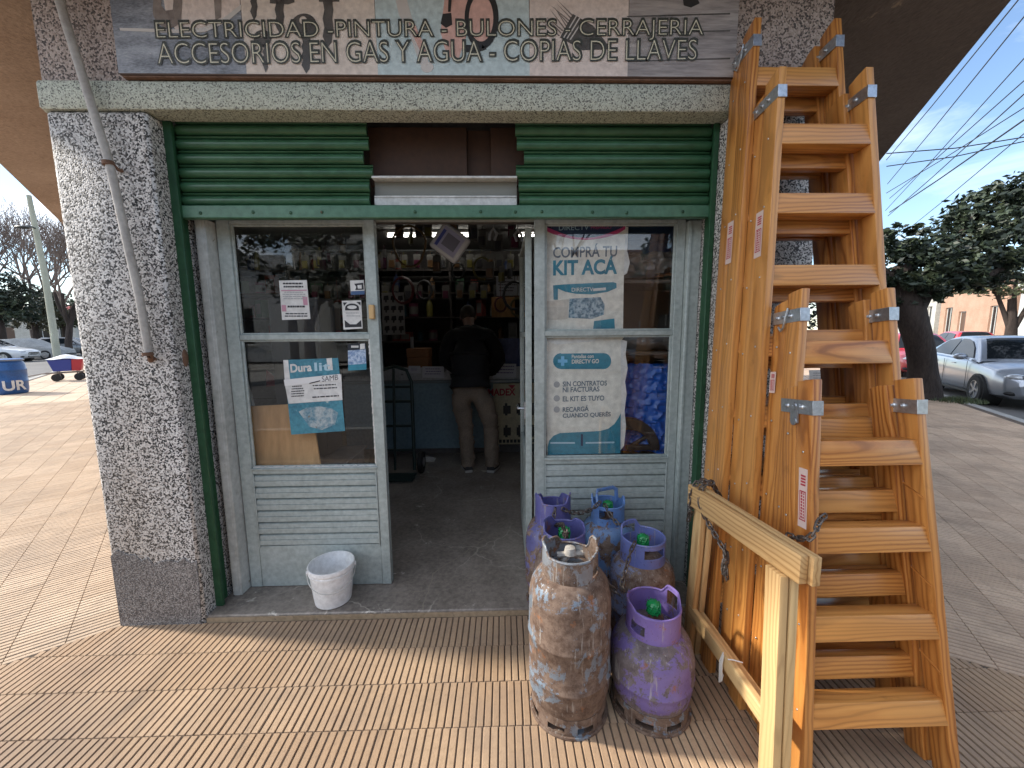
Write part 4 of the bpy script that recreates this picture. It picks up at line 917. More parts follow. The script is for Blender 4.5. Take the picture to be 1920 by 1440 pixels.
part('ornament', arc(660, 577, 13, 8, 180, 360, 10)+[(673, 582), (647, 582)], YL-.0009, p_ink, lf2); part('ornament', [(646, 600), (656, 608), (668, 608), (677, 600), (678, 613), (647, 614)], YL-.0009, p_ink, lf2)
part('ornament', [(643, 567), (651, 567), (645, 574)], YL-.0009, p_ink, lf2); part('ornament', [(668, 566), (676, 566), (676, 573)], YL-.0009, p_ink, lf2); part('ornament_oval', arc(660, 576, 9, 3.5, 0, 360, 14)[:-1], YL-.0016, p_white, lf2)
lines(lf2, 647, 675, 586, 597, 2, YL-.001, p_faint, 0, .3, .2)
sk1 = sheet('window_sticker', [(656, 526), (682, 525), (684, 552), (658, 553)], YL, p_white, 'small white and blue sticker at the top right of the upper left window', 'sticker')
part('sticker_blue', [(658, 546), (683, 545), (684, 552), (658, 553)], YL-.0009, flat('sticker_navy', (.04, .09, .2), .5), sk1); part('sticker_mark', [(664, 532), (681, 530), (682, 543), (666, 544), (668, 538)], YL-.0009, p_ink, sk1); part('sticker_mark', [(670, 535), (678, 534), (678, 541), (671, 541)], YL-.0016, p_white, sk1)
sk2 = sheet('window_sticker', [(652, 645), (685, 643), (687, 693), (653, 695)], YL, worn('sticker_scene', (.1, .2, .4), (.5, .6, .72), (.03, .05, .1), 60, 90, .5, lo=.42, hi=.58, spots=.62), 'blue pictorial sticker with a dark top band in the lower left window', 'sticker')
part('sticker_head', [(652, 645), (685, 643), (685, 655), (652, 657)], YL-.0009, flat('sticker_dark', (.015, .02, .03), .5), sk2); part('sticker_square', [(675, 645), (684, 644), (684, 654), (675, 655)], YL-.0016, p_white, sk2); part('sticker_base', [(653, 684), (687, 682), (687, 693), (653, 695)], YL-.0009, p_teal, sk2)
lines(sk2, 658, 672, 648, 653, 1, YL-.0018, p_white, 0, .8, 0)
t_du = worn('teal_print', (.04, .17, .24), (.08, .3, .38), (.4, .5, .5), 9, 60, .5, spots=.62, spotscale=20)
du = sheet('product_poster', [(531, 675), (634, 671), (647, 808), (546, 815)], YL, t_du, 'torn teal product poster half covered by a taped note in the lower left window', 'poster')
ptext('Dura', (545, 699), (585, 696), YL-.001, p_white, du, 16, offset=.035); ptext('lit', (590, 696), (620, 695), YL-.001, p_pale, du, 16, offset=.02)
part('poster_splash', [(560, 772), (575, 764), (600, 762), (622, 766), (634, 774), (628, 796), (604, 806), (580, 800)], YL-.0009, worn('splash_print', (.08, .22, .3), (.45, .5, .5), (.2, .15, .1), 30, 90, .5, lo=.4, hi=.6, spots=.6, spotscale=40), du)
part('torn_border', [(531, 675), (540, 675), (544, 712), (534, 714)], YL-.0009, p_white, du); part('torn_border', [(612, 672), (622, 671), (624, 694), (615, 694)], YL-.0009, p_white, du)
nt_ = sheet('taped_note', [(533, 716), (640, 702), (642, 750), (541, 757)], YL-.0025, p_white, 'handwritten white note taped across the teal poster', 'note', t=.0008)
part('folded_top', [(532, 712), (638, 701), (640, 712), (534, 724)], YL-.0045, flat('paper_bright', (.75, .74, .72), .7), nt_)
ptext('SAMB', (604, 716), (634, 712), YL-.0055, p_ink, nt_, 10, offset=-.01); part('pen_line', [(580, 718), (600, 713), (600, 715), (580, 720)], YL-.0055, p_ink, nt_)
lines(nt_, 545, 572, 724, 747, 5, YL-.0036, p_ink, -.06, .4, .3); lines(nt_, 586, 636, 722, 734, 2, YL-.0036, p_ink, -.05, .35, .2); lines(nt_, 580, 638, 744, 750, 1, YL-.0036, p_ink, -.06, .4, .05)
# paper seen between the ladders, stuck on the pillar side
mb = MB(); mb.prism([PY(1517, 694, 1.94), PY(1563, 693, 1.94), PY(1568, 747, 1.94), PY(1520, 746, 1.94)], (0, .001, 0)); ppw = recenter(mb.build('paper_notice', p_white, smooth=0)); tag(ppw, 'white printed notice seen between the ladder treads', 'notice'); ORG[ppw.name] = ppw.location.copy()
lines(ppw, 1523, 1560, 699, 740, 9, 1.938, p_faint, 0, .3, .1)
# ================================================================== INSIDE THE SHOP
# window displays
cdb = MB()
c0, c1, c2, c3 = PY(467, 762, 2.31), PY(582, 756, 2.31), PY(603, 884, 2.265), PY(478, 884, 2.265)
cdb.hexa([c3, c2, c2+Vector((0, .012, 0)), c3+Vector((0, .012, 0)), c0, c1, c1+Vector((0, .012, 0)), c0+Vector((0, .012, 0))]); tag(recenter(cdb.build('cardboard_sheet', M_CARD, bevel=.002)), 'brown cardboard sheet leaning inside the lower left window', 'cardboard')
mb = MB(); mb.tube([PY(443, 645, 2.4), PY(482, 790, 2.34)], .011, 8); mb.lathe([(.013, 0), (.02, .02), (.02, .1), (.012, .12)], 10, PY(482, 800, 2.34)-Vector((0, 0, .08))); tag(recenter(mb.build('broom_stick', flat('stick_grey', (.3, .28, .25), .6))), 'pale stick leaning inside the lower left window', 'stick')
mb = MB(); mb.prism([PY(500, 695, 2.6), PY(534, 722, 2.6), PY(500, 724, 2.6)], (0, .01, 0)); mb.tube([PY(500, 695, 2.6), PY(534, 722, 2.6), PY(500, 724, 2.6)], .006, 6, closed=True); tag(recenter(mb.build('warning_triangle', flat('dull_red', (.2, .012, .02), .4))), 'dull red triangle inside the lower left window', 'triangle')
mb = MB(); mb.box((-1.44, 2.4, .0345), (-.98, 2.75, .7)); mb.box((-1.46, 2.26, .7), (-.96, 2.77, .716)); tag(recenter(mb.build('display_plinth', M_INWALL, bevel=.004)), 'dark display plinth behind the left door leaf', 'plinth')
bxl = MB(); bxl.box((-1.42, 2.5, .726), (-1.12, 2.74, 1.72)); tag(recenter(bxl.build('stock_cabinet', flat('dark_cabinet', (.05, .045, .045), .5), bevel=.005)), 'tall dark cabinet standing inside behind the left window', 'cabinet')
mb = MB(); mb.box((-1.3, 2.78, 1.45), (-1.1, 2.787, 1.68)); bk2 = recenter(mb.build('price_board', flat('board_dull', (.1, .075, .055), .6))); tag(bk2, 'dull board with dark digits inside the upper left window', 'board'); ORG[bk2.name] = bk2.location.copy()
text_mesh('2000', 'digits', p_ink, bk2, (-1.285, 2.7795, 1.6), UX, UZ, .15, .04); mb = MB(); mb.box((-1.3, 2.778, 1.45), (-1.1, 2.7795, 1.52)); mb.build('red_band', flat('dull_red_band', (.14, .02, .02), .6), bk2)
# right window
mb = MB()
for z in (1.36, 1.77): mb.box((.62, 2.32, z), (1.3, 2.75, z+.02))
mb.box((1.28, 2.32, .04), (1.3, 2.75, 2.0)); mb.box((.62, 2.73, .04), (1.3, 2.75, 2.0)); shf = mb.build('window_shelf', flat('shelf_brown', (.09, .07, .055), .7), bevel=.003); tag(recenter(shf), 'brown shelf unit inside the right window', 'shelf')
def crumple(f, nu, nv, amp, sc):
    ph = [random.uniform(0, 6.3) for _ in range(12)]
    def gf(u, v):
        p = Vector(f(u, v)); k = 0
        for q in range(4): k += math.sin((p.x*math.cos(q*1.1)+p.z*math.sin(q*1.1)*1.5+p.y)*sc*(1+q*.7)+ph[q])/(1+q*.6)
        return p+Vector((0, -amp*(1-abs(math.sin(k*1.3)))*1.0, amp*.3*k))
    return gf
m_bl, n_, b_ = newmat('blue_plastic'); setin(b_, Base_Color=(.015, .1, .42, 1), Roughness=.22)
mb = MB(); mb.grid(crumple(lambda u, v: (.7+.52*u, 2.42-.1*math.sin(math.pi*u)+.04*v, .77+.53*v), 60, 60, .018, 30), 60, 60); mb.box((.72, 2.43, .80), (1.2, 2.7, 1.3)); tag(recenter(mb.build('blue_bag', m_bl)), 'shiny blue plastic bag of stock in the lower right window', 'bag')
m_fl, n_, b_ = newmat('film_grey'); setin(b_, Base_Color=(.17, .16, .15, 1), Roughness=.16); b_.inputs['Specular IOR Level'].default_value = .8
mb = MB(); mb.grid(crumple(lambda u, v: (.64+.6*u, 2.40-.05*math.sin(math.pi*v), 1.8+.17*v*(1-.25*u)+.04*u), 50, 40, .02, 26), 50, 40); tag(recenter(mb.build('film_bundle', m_fl)), 'crumpled clear film bundle on the top shelf of the right window', 'bundle')
mb = MB(); mb.grid(crumple(lambda u, v: (.66+.4*u, 2.4-.05*math.sin(math.pi*v), 1.385+.1*v), 40, 20, .012, 26), 40, 20); tag(recenter(mb.build('film_packet', m_fl)), 'grey film packet on the middle shelf of the right window', 'packet')
mb = MB(); mb.box((.63, 2.37, 1.93), (1.2, 2.7, 2.1)); mb.box((.62, 2.36, 2.0), (1.21, 2.37, 2.02)); tag(recenter(mb.build('navy_box', flat('navy_box_card', (.012, .03, .08), .5), bevel=.005)), 'dark navy box at the top of the right window', 'box')
mb = MB(); mb.cyl((.95, 2.4, 1.83), (1.16, 2.4, 1.845), .012, 8); mb.box((.9, 2.39, 1.815), (.95, 2.41, 1.84)); tag(recenter(mb.build('tool_handle', flat('handle_orange', (.3, .12, .05), .5))), 'orange tool handle on the top shelf of the right window', 'tool')
mb = MB(); cx_, cz_ = .735, .79; rr_ = .2
ring_o = [(rr_*math.cos(R(a)), rr_*math.sin(R(a))) for a in range(0, 181, 9)]; ring_i = [(.145*math.cos(R(a)), .13*math.sin(R(a))) for a in range(180, -1, -9)]
mb.prism([Vector((cx_+a, 2.3, cz_+b)) for a, b in ring_o+ring_i], (0, .05, 0)); mb.box((cx_+.0, 2.305, cz_), (cx_+.18, 2.34, cz_+.03)); mb.cyl((cx_+.02, 2.32, cz_+.02), (cx_+.15, 2.32, cz_+.1), .012, 8)
tag(recenter(mb.build('wheel_guard', flat('brown_black_plastic', (.04, .03, .024), .5), bevel=.004)), 'dark arched wheel guard at the bottom of the right window', 'guard')
# counter
CY = 4.76
ctr = empty('shop_counter', (-.5, 5.0, .033), 'shop counter with a pale blue front and a cream product display at its right', 'counter')
m_blu = worn('counter_blue', (.17, .27, .32), (.22, .33, .38), None, 2, 30, .5); m_crm = worn('display_cream', (.55, .47, .3), (.62, .54, .36), None, 2, 30, .5)
mb = MB(); mb.box((-1.9, CY, .1), (-.05, CY+.03, .9)); mb.build('front_panel', m_blu, ctr, bevel=.003)
mb = MB(); mb.box((-1.9, CY+.03, .034), (1.4, CY+.6, .9)); mb.box((-1.9, CY+.02, .034), (1.4, CY+.03, .098)); mb.build('carcass', M_INWALL, ctr)
mb = MB(); mb.box((-1.92, CY-.02, .902), (1.42, CY+.62, .935)); mb.build('counter_top', flat('counter_glass_edge', (.2, .24, .25), .2), ctr, bevel=.003)
mb = MB(); mb.box((-1.9, CY+.02, .937), (1.4, CY+.03, 1.09)); mb.build('label_strip', worn('paper_strip', (.35, .36, .37), (.5, .51, .52), (.12, .12, .13), 8, 40, .4, spots=.6), ctr)
mb = MB(); mb.box((-.12, CY-.006, .14), (1.4, CY+.024, .89)); dp = mb.build('display_panel', m_crm, ctr, bevel=.002)
text_mesh('MADEX', 'brand_lettering', flat('madex_red', (.45, .02, .04), .5), dp, PY(915, 742, CY-.008), UX, UZ, .33, .085, .03)
pt = MB(); pt.prism([PY(953, 722, CY-.008), PY(966, 722, CY-.008), PY(960, 730, CY-.008)], (0, .001, 0)); pt.build('brand_mark', MATS['madex_red'], dp)
for r_ in range(2):
    for k in range(6):
        xx = .0+k*.16; zz = .57-.27*r_; mb = MB(); mb.box((xx, CY-.0075, zz-.05), (xx+.09, CY-.0065, zz+.05)); mb.box((xx+.02, CY-.009, zz-.07), (xx+.05, CY-.0078, zz+.08)); mb.box((xx+.055, CY-.0095, zz+.0), (xx+.075, CY-.0078, zz+.03)); mb.build('tool_print', flat('tool_dark', (.05, .045, .04), .5), dp)
mb = MB()
for k in range(30): mb.box((-.1+k*.045, CY-.0075, .16), (-.068+k*.045, CY-.0065, .2))
mb.build('measure_strip', MATS['tool_dark'], dp)
tagm = flat('bright_paper', (.55, .56, .6), .5)
for nm, pts, lb in (('price_paper', [(792, 687), (832, 687), (833, 709), (792, 708)], 'lilac white price paper taped to the counter edge left of the man'), ('padlock_card', [(766, 686), (788, 686), (789, 700), (766, 700)], 'pale lock shaped card on the counter edge'), ('drawing_paper', [(924, 682), (968, 682), (968, 708), (924, 708)], 'white paper with a sketch on the counter edge right of the man')):
    o = sheet(nm, pts, CY+.012, tagm, lb, nm.split('_')[1]); lines(o, pts[0][0]+4, pts[1][0]-4, pts[0][1]+4, pts[2][1]-4, 3, CY+.011, flat('ink_violet', (.12, .1, .25), .6), 0, .3, .2)
mb = MB(); q = PY(790, 684, 5.0); mb.box((q.x-.16, 4.95, .937), (q.x+.1, 5.2, 1.3)); mb.box((q.x-.165, 4.945, 1.2), (q.x+.105, 5.205, 1.31)); tag(recenter(mb.build('brown_carton', flat('carton_brown', (.26, .11, .04), .6), bevel=.006)), 'small brown carton standing on the counter left of the man', 'carton')
mb = MB(); q = PY(956, 684, 5.0); mb.box((q.x-.14, 4.95, .937), (q.x+.14, 5.15, 1.42)); mb.box((q.x-.10, 4.945, 1.1), (q.x+.1, 4.95, 1.3)); tag(recenter(mb.build('blue_carton', worn('carton_blue', (.02, .04, .16), (.05, .08, .25), (.3, .1, .14), 8, 40, .4, spots=.66), bevel=.006)), 'blue printed carton standing on the counter right of the man', 'carton')
mb = MB(); q = PY(771, 640, 5.0); mb.lathe([(.05, 0), (.05, .2), (.03, .24), (.02, .26), (.001, .26)], 14, (q.x, 5.05, .937)); mb.tube([(q.x, 5.05, 1.19), (q.x, 5.05, 1.45)], .02, 8); tag(recenter(mb.build('spray_bottle', flat('bottle_grey', (.3, .31, .33), .4))), 'grey spray bottle standing on the counter', 'bottle')
# key chart
kc = sheet('key_chart', [(715, 549), (757, 548), (760, 627), (718, 628)], 5.6, flat('chart_grey', (.3, .3, .3), .6), 'grey chart of twelve dark key shapes on the back shelves', 'chart')
for r_ in range(4):
    for k in range(3):
        x_, y_ = 724+k*13.3+r_*.6, 560+r_*19; part('key_shape', [(x_-4, y_-5), (x_+4, y_-6), (x_+5, y_+2), (x_+1, y_+3), (x_+1, y_+7), (x_-2, y_+7), (x_-2, y_+3), (x_-5, y_+2)], 5.598, p_ink, kc)
o = sheet('price_list', [(930, 518), (974, 518), (974, 554), (931, 555)], 5.6, tagm, 'white handwritten price list hanging at the right of the back wall', 'notice'); lines(o, 934, 970, 522, 550, 5, 5.598, p_ink, 0, .25, .3)
mb = MB(); mb.box(tuple(PY(922, 595, 5.62)), tuple(PY(965, 557, 5.64))); mb.box(tuple(PY(925, 593, 5.61)), tuple(PY(962, 560, 5.62))); tag(recenter(mb.build('brown_board', M_CARD, bevel=.002)), 'brown cardboard square hanging below the white price list', 'cardboard')
# hanging white package in the doorway
hp = empty('white_package', PY(844, 456, 2.75), 'white plastic package hanging cornerwise in the top of the doorway', 'package'); hp.rotation_euler = (0, R(36), 0)
mb = MB(); mb.box((-.105, -.03, -.095), (.105, .03, .095)); mb.build('pack', flat('pack_white', (.5, .51, .53), .35), hp, bevel=.02, world=False, seg=3)
mb = MB(); mb.box((-.08, -.0325, -.07), (.075, -.031, .07)); lb = mb.build('pack_label', flat('pack_lilac', (.36, .36, .5), .4), hp, world=False)
mb = MB(); mb.box((-.04, -.0345, -.04), (.055, -.033, .045)); mb.build('label_picture', flat('pack_grey', (.17, .17, .22), .4), hp, world=False); mb = MB(); mb.box((-.075, -.0345, -.065), (-.055, -.033, .05)); mb.build('label_stripe', flat('pack_blue', (.06, .08, .3), .4), hp, world=False)
mb = MB(); mb.tube([(-.08, 0, .085), (-.27, 0, .34)], .003, 6); mb.build('cord', M_BLACK, hp, world=False)
for k, (x_, y_) in enumerate(((925, 438), (971, 440))):
    c = PY(x_, y_, 3.2); mb = MB(); s = -1 if k == 0 else 1
    mb.tube([c+Vector((-.02+.012*s, 0, -.05)), c+Vector((-.026, 0, .0)), c+Vector((0, 0, .036)), c+Vector((.026, 0, 0)), c+Vector((.02+.012*s, 0, -.05))], .011, 8); mb.tube([c+Vector((0, 0, .03)), c+Vector((0, .01, .16))], .002, 5)
    tag(recenter(mb.build('white_hook', flat('hook_white', (.42, .43, .44), .4))), ['white horseshoe shaped hook hanging at the doorway, left one of two', 'white horseshoe shaped hook hanging at the doorway, nearer the open leaf'][k], 'hook', 'white hooks hanging in the doorway')
c = PY(768, 462, 4.2); mb = MB(); mb.tube([c+Vector((.16*math.cos(R(a))*(1+.1*math.sin(R(3*a))), 0, .2*math.sin(R(a)))) for a in range(0, 360, 15)], .012, 6, closed=True); mb.tube([c+Vector((0, 0, .2)), c+Vector((0, 0, .45))], .006, 6); tag(recenter(mb.build('hanging_hose', flat('hose_ochre', (.16, .1, .04), .5))), 'ochre coil of hose hanging inside the doorway', 'hose')
# fluorescent tubes on the ceiling
tubeM = emit('lit_tube', (1, .97, .9), 5)
for i, (x0, x1, yy, lb) in enumerate(((-1.55, -.35, 5.6, 'lit fluorescent tube on the shop ceiling seen left in the doorway'), (.1, 1.3, 5.6, 'lit fluorescent tube on the shop ceiling behind the open leaf'), (-3.3, -2.1, 5.0, 'lit fluorescent tube seen through the upper left window'))):
    e_ = empty('ceiling_lamp', ((x0+x1)/2, yy, 2.86), lb, 'ceiling lamp', 'fluorescent lamps on the shop ceiling')
    mb = MB(); mb.box((x0, yy-.04, 2.825), (x1, yy+.04, 2.858)); mb.box((x0, yy-.02, 2.77), (x0+.03, yy+.02, 2.825)); mb.box((x1-.03, yy-.02, 2.77), (x1, yy+.02, 2.825)); mb.build('housing', M_WHITE, e_)
    mb = MB(); mb.cyl((x0+.03, yy, 2.79), (x1-.03, yy, 2.79), .014, 10); mb.build('tube', tubeM, e_)
# shelves full of goods
she = empty('back_shelves', (-1, 6.5, .033), 'dark shelves full of hardware along the back wall of the shop', 'shelves')
mb = MB()
for z in (.5, .95, 1.35, 1.72, 2.08, 2.42): mb.box((-4.4, 6.2, z), (2.6, 6.75, z+.025))
mb.build('shelf_boards', flat('shelf_dark', (.05, .04, .035), .7), she)
for x_ in (-4.42, -3.2, -2.0, -.8, .4, 1.6, 2.6): mb = MB(); mb.box((x_, 6.22, .034), (x_+.03, 6.74, 2.8)); mb.build('upright', MATS['shelf_dark'], she)
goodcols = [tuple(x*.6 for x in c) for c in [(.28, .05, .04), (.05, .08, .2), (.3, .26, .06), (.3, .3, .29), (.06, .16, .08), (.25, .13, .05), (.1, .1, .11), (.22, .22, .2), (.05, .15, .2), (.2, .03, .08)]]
def goods_proto(kind, col, idx):
    m = flat('goods_%d' % idx, col, .4); m2 = flat('goods_tag', (.13, .125, .115), .6)
    mb = MB()
    if kind == 'tin_can': mb.lathe([(.001, 0), (.07, 0), (.073, .004), (.07, .01), (.07, .15), (.073, .156), (.07, .16), (.001, .155)], 18); mb.lathe([(.0708, .03), (.0708, .12)], 18, mi=1); mb.tube([(.07, 0, .13), (.085, 0, .1), (.085, 0, .06), (.07, 0, .04)], .003, 5)
    elif kind == 'bottle': mb.lathe([(.001, 0), (.04, 0), (.042, .01), (.042, .14), (.03, .18), (.013, .2), (.013, .225), (.001, .225)], 16); mb.lathe([(.016, .22), (.016, .245), (.001, .246)], 12, mi=1)
    elif kind == 'boxed_goods': mb.box((-.08, -.05, 0), (.08, .05, .2)); mb.box((-.06, -.053, .04), (.06, -.051, .16), mi=1); mb.box((-.082, -.052, .18), (.082, .052, .202))
    else: mb.box((-.05, -.002, 0), (.05, .002, .2), mi=1); mb.box((-.035, -.03, .02), (.035, -.002, .12)); mb.tube([(0, 0, .19), (0, .0, .23), (.012, 0, .24)], .003, 5)
    return mb.build(kind, [m, m2], bevel=.002 if kind == 'boxed_goods' else 0)
protos = []; gi = 0
LBL = {'tin_can': 'small paint tin on the dark back shelves', 'bottle': 'dark bottle on the dark back shelves', 'boxed_goods': 'small box of hardware on the dark back shelves', 'blister_pack': 'blister pack hanging in front of the back shelves'}
for k in ('tin_can', 'bottle', 'boxed_goods', 'blister_pack'):
    for q in range(4):
        o = goods_proto(k, goodcols[(gi*3) % 10], gi); tag(o, LBL[k], k.replace('_', ' '), {'tin_can': 'paint tins on the back shelves', 'bottle': 'bottles on the back shelves', 'boxed_goods': 'boxes on the back shelves', 'blister_pack': 'packs hanging before the back shelves'}[k]); protos.append([o, False]); gi += 1
def put(i, loc, rz=0):
    p = protos[i]
    if not p[1]: o = p[0]; p[1] = True
    else: o = p[0].copy(); COL.objects.link(o)
    o.location = loc; o.rotation_euler.z = rz; return o
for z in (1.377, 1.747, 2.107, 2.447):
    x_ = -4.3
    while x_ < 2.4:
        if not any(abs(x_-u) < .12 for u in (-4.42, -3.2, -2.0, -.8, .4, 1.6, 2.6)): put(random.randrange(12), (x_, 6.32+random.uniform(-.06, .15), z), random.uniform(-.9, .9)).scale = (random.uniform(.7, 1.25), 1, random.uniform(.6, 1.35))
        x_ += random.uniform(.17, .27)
mb = MB(); mb.box((-3.0, 5.75, 2.62), (1.6, 5.77, 2.64)); mb.box((-3.0, 5.75, 2.2), (1.6, 5.77, 2.215))
for x_ in (-3, -.7, 1.58): mb.box((x_, 5.75, 2.2), (x_+.02, 5.77, 2.86))
tag(recenter(mb.build('hanging_rack', M_DARK)), 'dark metal rack of hanging packs below the shop ceiling', 'rack')
for z in (2.38, 1.965):
    x_ = -2.9
    while x_ < 1.5: put(12+random.randrange(4), (x_, 5.745, z+random.uniform(-.01, 0)), random.uniform(-.2, .2)); x_ += random.uniform(.12, .2)
for _ in range(34):   # things dangling from the ceiling between door and counter
    yy = random.uniform(3.2, 5.4); xx = random.uniform(-.42*yy-.1, .1*yy); z = random.uniform(2.05, 2.7)
    put(12+random.randrange(4), (xx, yy, z), random.uniform(-1.2, 1.2))
for k in range(9):
    yy = random.uniform(4.9, 5.6); xx = random.uniform(-2.1, .5); z = random.uniform(1.7, 2.4); r0 = random.uniform(.06, .13); c = Vector((xx, yy, z)); mb = MB()
    for q in range(3): mb.tube([c+Vector((r0*(1+.06*q)*math.cos(R(a)), .012*q, r0*1.25*(1+.05*q)*math.sin(R(a)))) for a in range(0, 360, 20)], .009, 5, closed=True)
    mb.tube([c+Vector((0, 0, r0*1.2)), c+Vector((0, 0, r0*1.2+.3))], .003, 4)
    tag(recenter(mb.build('cable_coil', flat('coil_%d' % (k % 4), [(.15, .02, .02), (.02, .02, .02), (.12, .1, .02), (.1, .1, .1)][k % 4], .4))), 'coil of cable hanging before the back shelves', 'cable coil', 'cable coils hanging before the back shelves')
# hand truck
htk = empty('hand_truck', (-1.08, 3.98, .033), 'dark green two wheeled hand truck parked inside the doorway', 'hand truck'); M_HT = flat('dark_green_frame', (.012, .03, .026), .4)
bx_, by_ = -1.1, 4.0
mb = MB(); mb.tube([(-1.30, by_, .1), (-1.30, by_+.1, 1.0), (-1.25, by_+.12, 1.12), (-1.12, by_+.13, 1.16), (-.99, by_+.12, 1.12), (-.94, by_+.1, 1.0), (-.92, by_, .1)], .018, 10)
mb.tube([(-1.12, by_+.11, 1.14), (-1.12, by_, .1)], .014, 8)
for z in (.3, .55, .8, .95): mb.tube([(-1.30, by_+.11*z, z), (-.93, by_+.11*z, z)], .014, 8)
mb.build('frame', M_HT, htk, smooth=60)
mb = MB(); mb.box((-1.32, by_-.2, .05), (-.9, by_+.02, .062)); mb.build('toe_plate', M_HT, htk, bevel=.003)
for x_ in (-1.36, -.87):
    mb = MB(); mb.cyl((x_-.025, by_+.1, .15), (x_+.025, by_+.1, .15), .115, 20); w_ = mb.build('wheel', M_BLACK, htk, bevel=.008); mb = MB(); mb.cyl((x_-.028, by_+.1, .15), (x_+.028, by_+.1, .15), .05, 14); mb.build('hub', M_STEEL, w_)
o = sheet('paper_scrap', [(788, 861), (812, 858), (806, 866), (792, 868)], 4.3, p_white, None); bpy.data.objects.remove(o)
mb = MB(); q = PZ(800, 862, .037); mb.grid(lambda u, v: (q.x-.1+.2*u, q.y-.08+.14*v, .037+.02*math.sin(u*3.1)*v), 6, 6); tag(recenter(mb.build('paper_scrap', p_white)), 'crumpled white paper scrap on the shop floor by the counter', 'paper')
# ================================================================== THE CUSTOMER
def skin(name, V_, E_, Rr, mat, parent, sub=2, root=0, fold=0, fs=18):
    me = bpy.data.meshes.new(name); me.from_pydata([Vector(v) for v in V_], E_, [])
    ob = bpy.data.objects.new(name, me); COL.objects.link(ob)
    md = ob.modifiers.new('skin', 'SKIN'); md.use_smooth_shade = True; md.branch_smoothing = .6
    for i, d in enumerate(me.skin_vertices[0].data):
        r = Rr[i]; d.radius = r if hasattr(r, '__len__') else (r, r); d.use_root = (i == root)
    sd = ob.modifiers.new('sub', 'SUBSURF'); sd.levels = sub; sd.render_levels = sub
    dg = bpy.context.evaluated_depsgraph_get(); dg.update()
    m2 = bpy.data.meshes.new_from_object(ob.evaluated_get(dg)); bpy.data.objects.remove(ob)
    off = ORG.get(parent.name, Vector()) if parent else Vector()
    for v in m2.vertices:
        if fold:
            p = v.co; k = math.sin(p.z*fs*2.2+math.sin(p.x*14)*2+p.y*9)+.6*math.sin(p.z*fs*4.3+p.x*17)
            v.co += v.normal*k*fold
        v.co -= off
    m2.materials.clear(); m2.materials.append(mat)
    for p in m2.polygons: p.use_smooth = True; p.material_index = 0
    o = bpy.data.objects.new(name, m2); COL.objects.link(o)
    if parent: o.parent = parent; ORG[o.name] = off
    return o
M_SKIN = worn('skin', (.3, .17, .12), (.38, .22, .16), None, 10, 60, .55)
M_JACK = worn('black_jacket', (.006, .006, .008), (.013, .013, .016), None, 6, 80, .8)
M_TROU = worn('khaki_trousers', (.2, .155, .115), (.28, .22, .165), None, 5, 90, .85); M_SHIRT = worn('brown_shirt', (.2, .12, .06), (.26, .16, .085), None, 6, 60, .85)
M_HAIR = worn('dark_hair', (.02, .013, .009), (.05, .033, .022), None, 20, 120, .7)
fl_ = .034; fL, fR = PZ(878, 884, fl_), PZ(922, 884, fl_)
mx_, my_ = (fL.x+fR.x)/2, (fL.y+fR.y)/2+.0
man = empty('person', (mx_, my_, fl_), 'person in a black jacket and khaki trousers leaning over the counter, seen from behind', 'person')
hx = PY(882, 720, my_+.06).x; hz = .98; hy = my_+.06
sh = Vector((hx-.01, hy+.22, 1.49)); nk = Vector((hx-.025, hy+.33, 1.57)); hd_ = Vector((hx-.05, hy+.47, 1.66))
lk, rk = Vector((fL.x-.02, my_+.05, .52)), Vector((fR.x-.0, my_+.02, .52))
lh, rh_ = Vector((hx-.1, hy, hz-.08)), Vector((hx+.1, hy, hz-.08))
la, ra = Vector((fL.x, my_+.03, .12)), Vector((fR.x, my_+.02, .12))
lsh, rsh = sh+Vector((-.2, -.0, -.02)), sh+Vector((.2, .0, -.02)); le, re = Vector((hx-.31, hy+.32, 1.2)), Vector((hx+.31, hy+.34, 1.2)); lw, rw = Vector((hx-.19, CY+.02, 1.02)), Vector((hx+.19, CY+.0, 1.0))
# body: one continuous surface, mostly inside the clothes
V_ = [(hx, hy, hz), (hx, hy+.08, 1.2), sh, nk, hd_, lh, lk, la, rh_, rk, ra, lsh, le, lw, rsh, re, rw, hd_+Vector((0, .02, .09)), (fL.x-.02, my_+.15, .07), (fR.x+.02, my_+.15, .07)]
E_ = [(0, 1), (1, 2), (2, 3), (3, 4), (0, 5), (5, 6), (6, 7), (0, 8), (8, 9), (9, 10), (2, 11), (11, 12), (12, 13), (2, 14), (14, 15), (15, 16), (4, 17), (7, 18), (10, 19)]
R_ = [(.14, .1), (.13, .1), (.13, .09), .055, (.082, .095), .08, .05, .035, .08, .05, .035, .055, .04, .028, .055, .04, .028, (.07, .085), .03, .03]
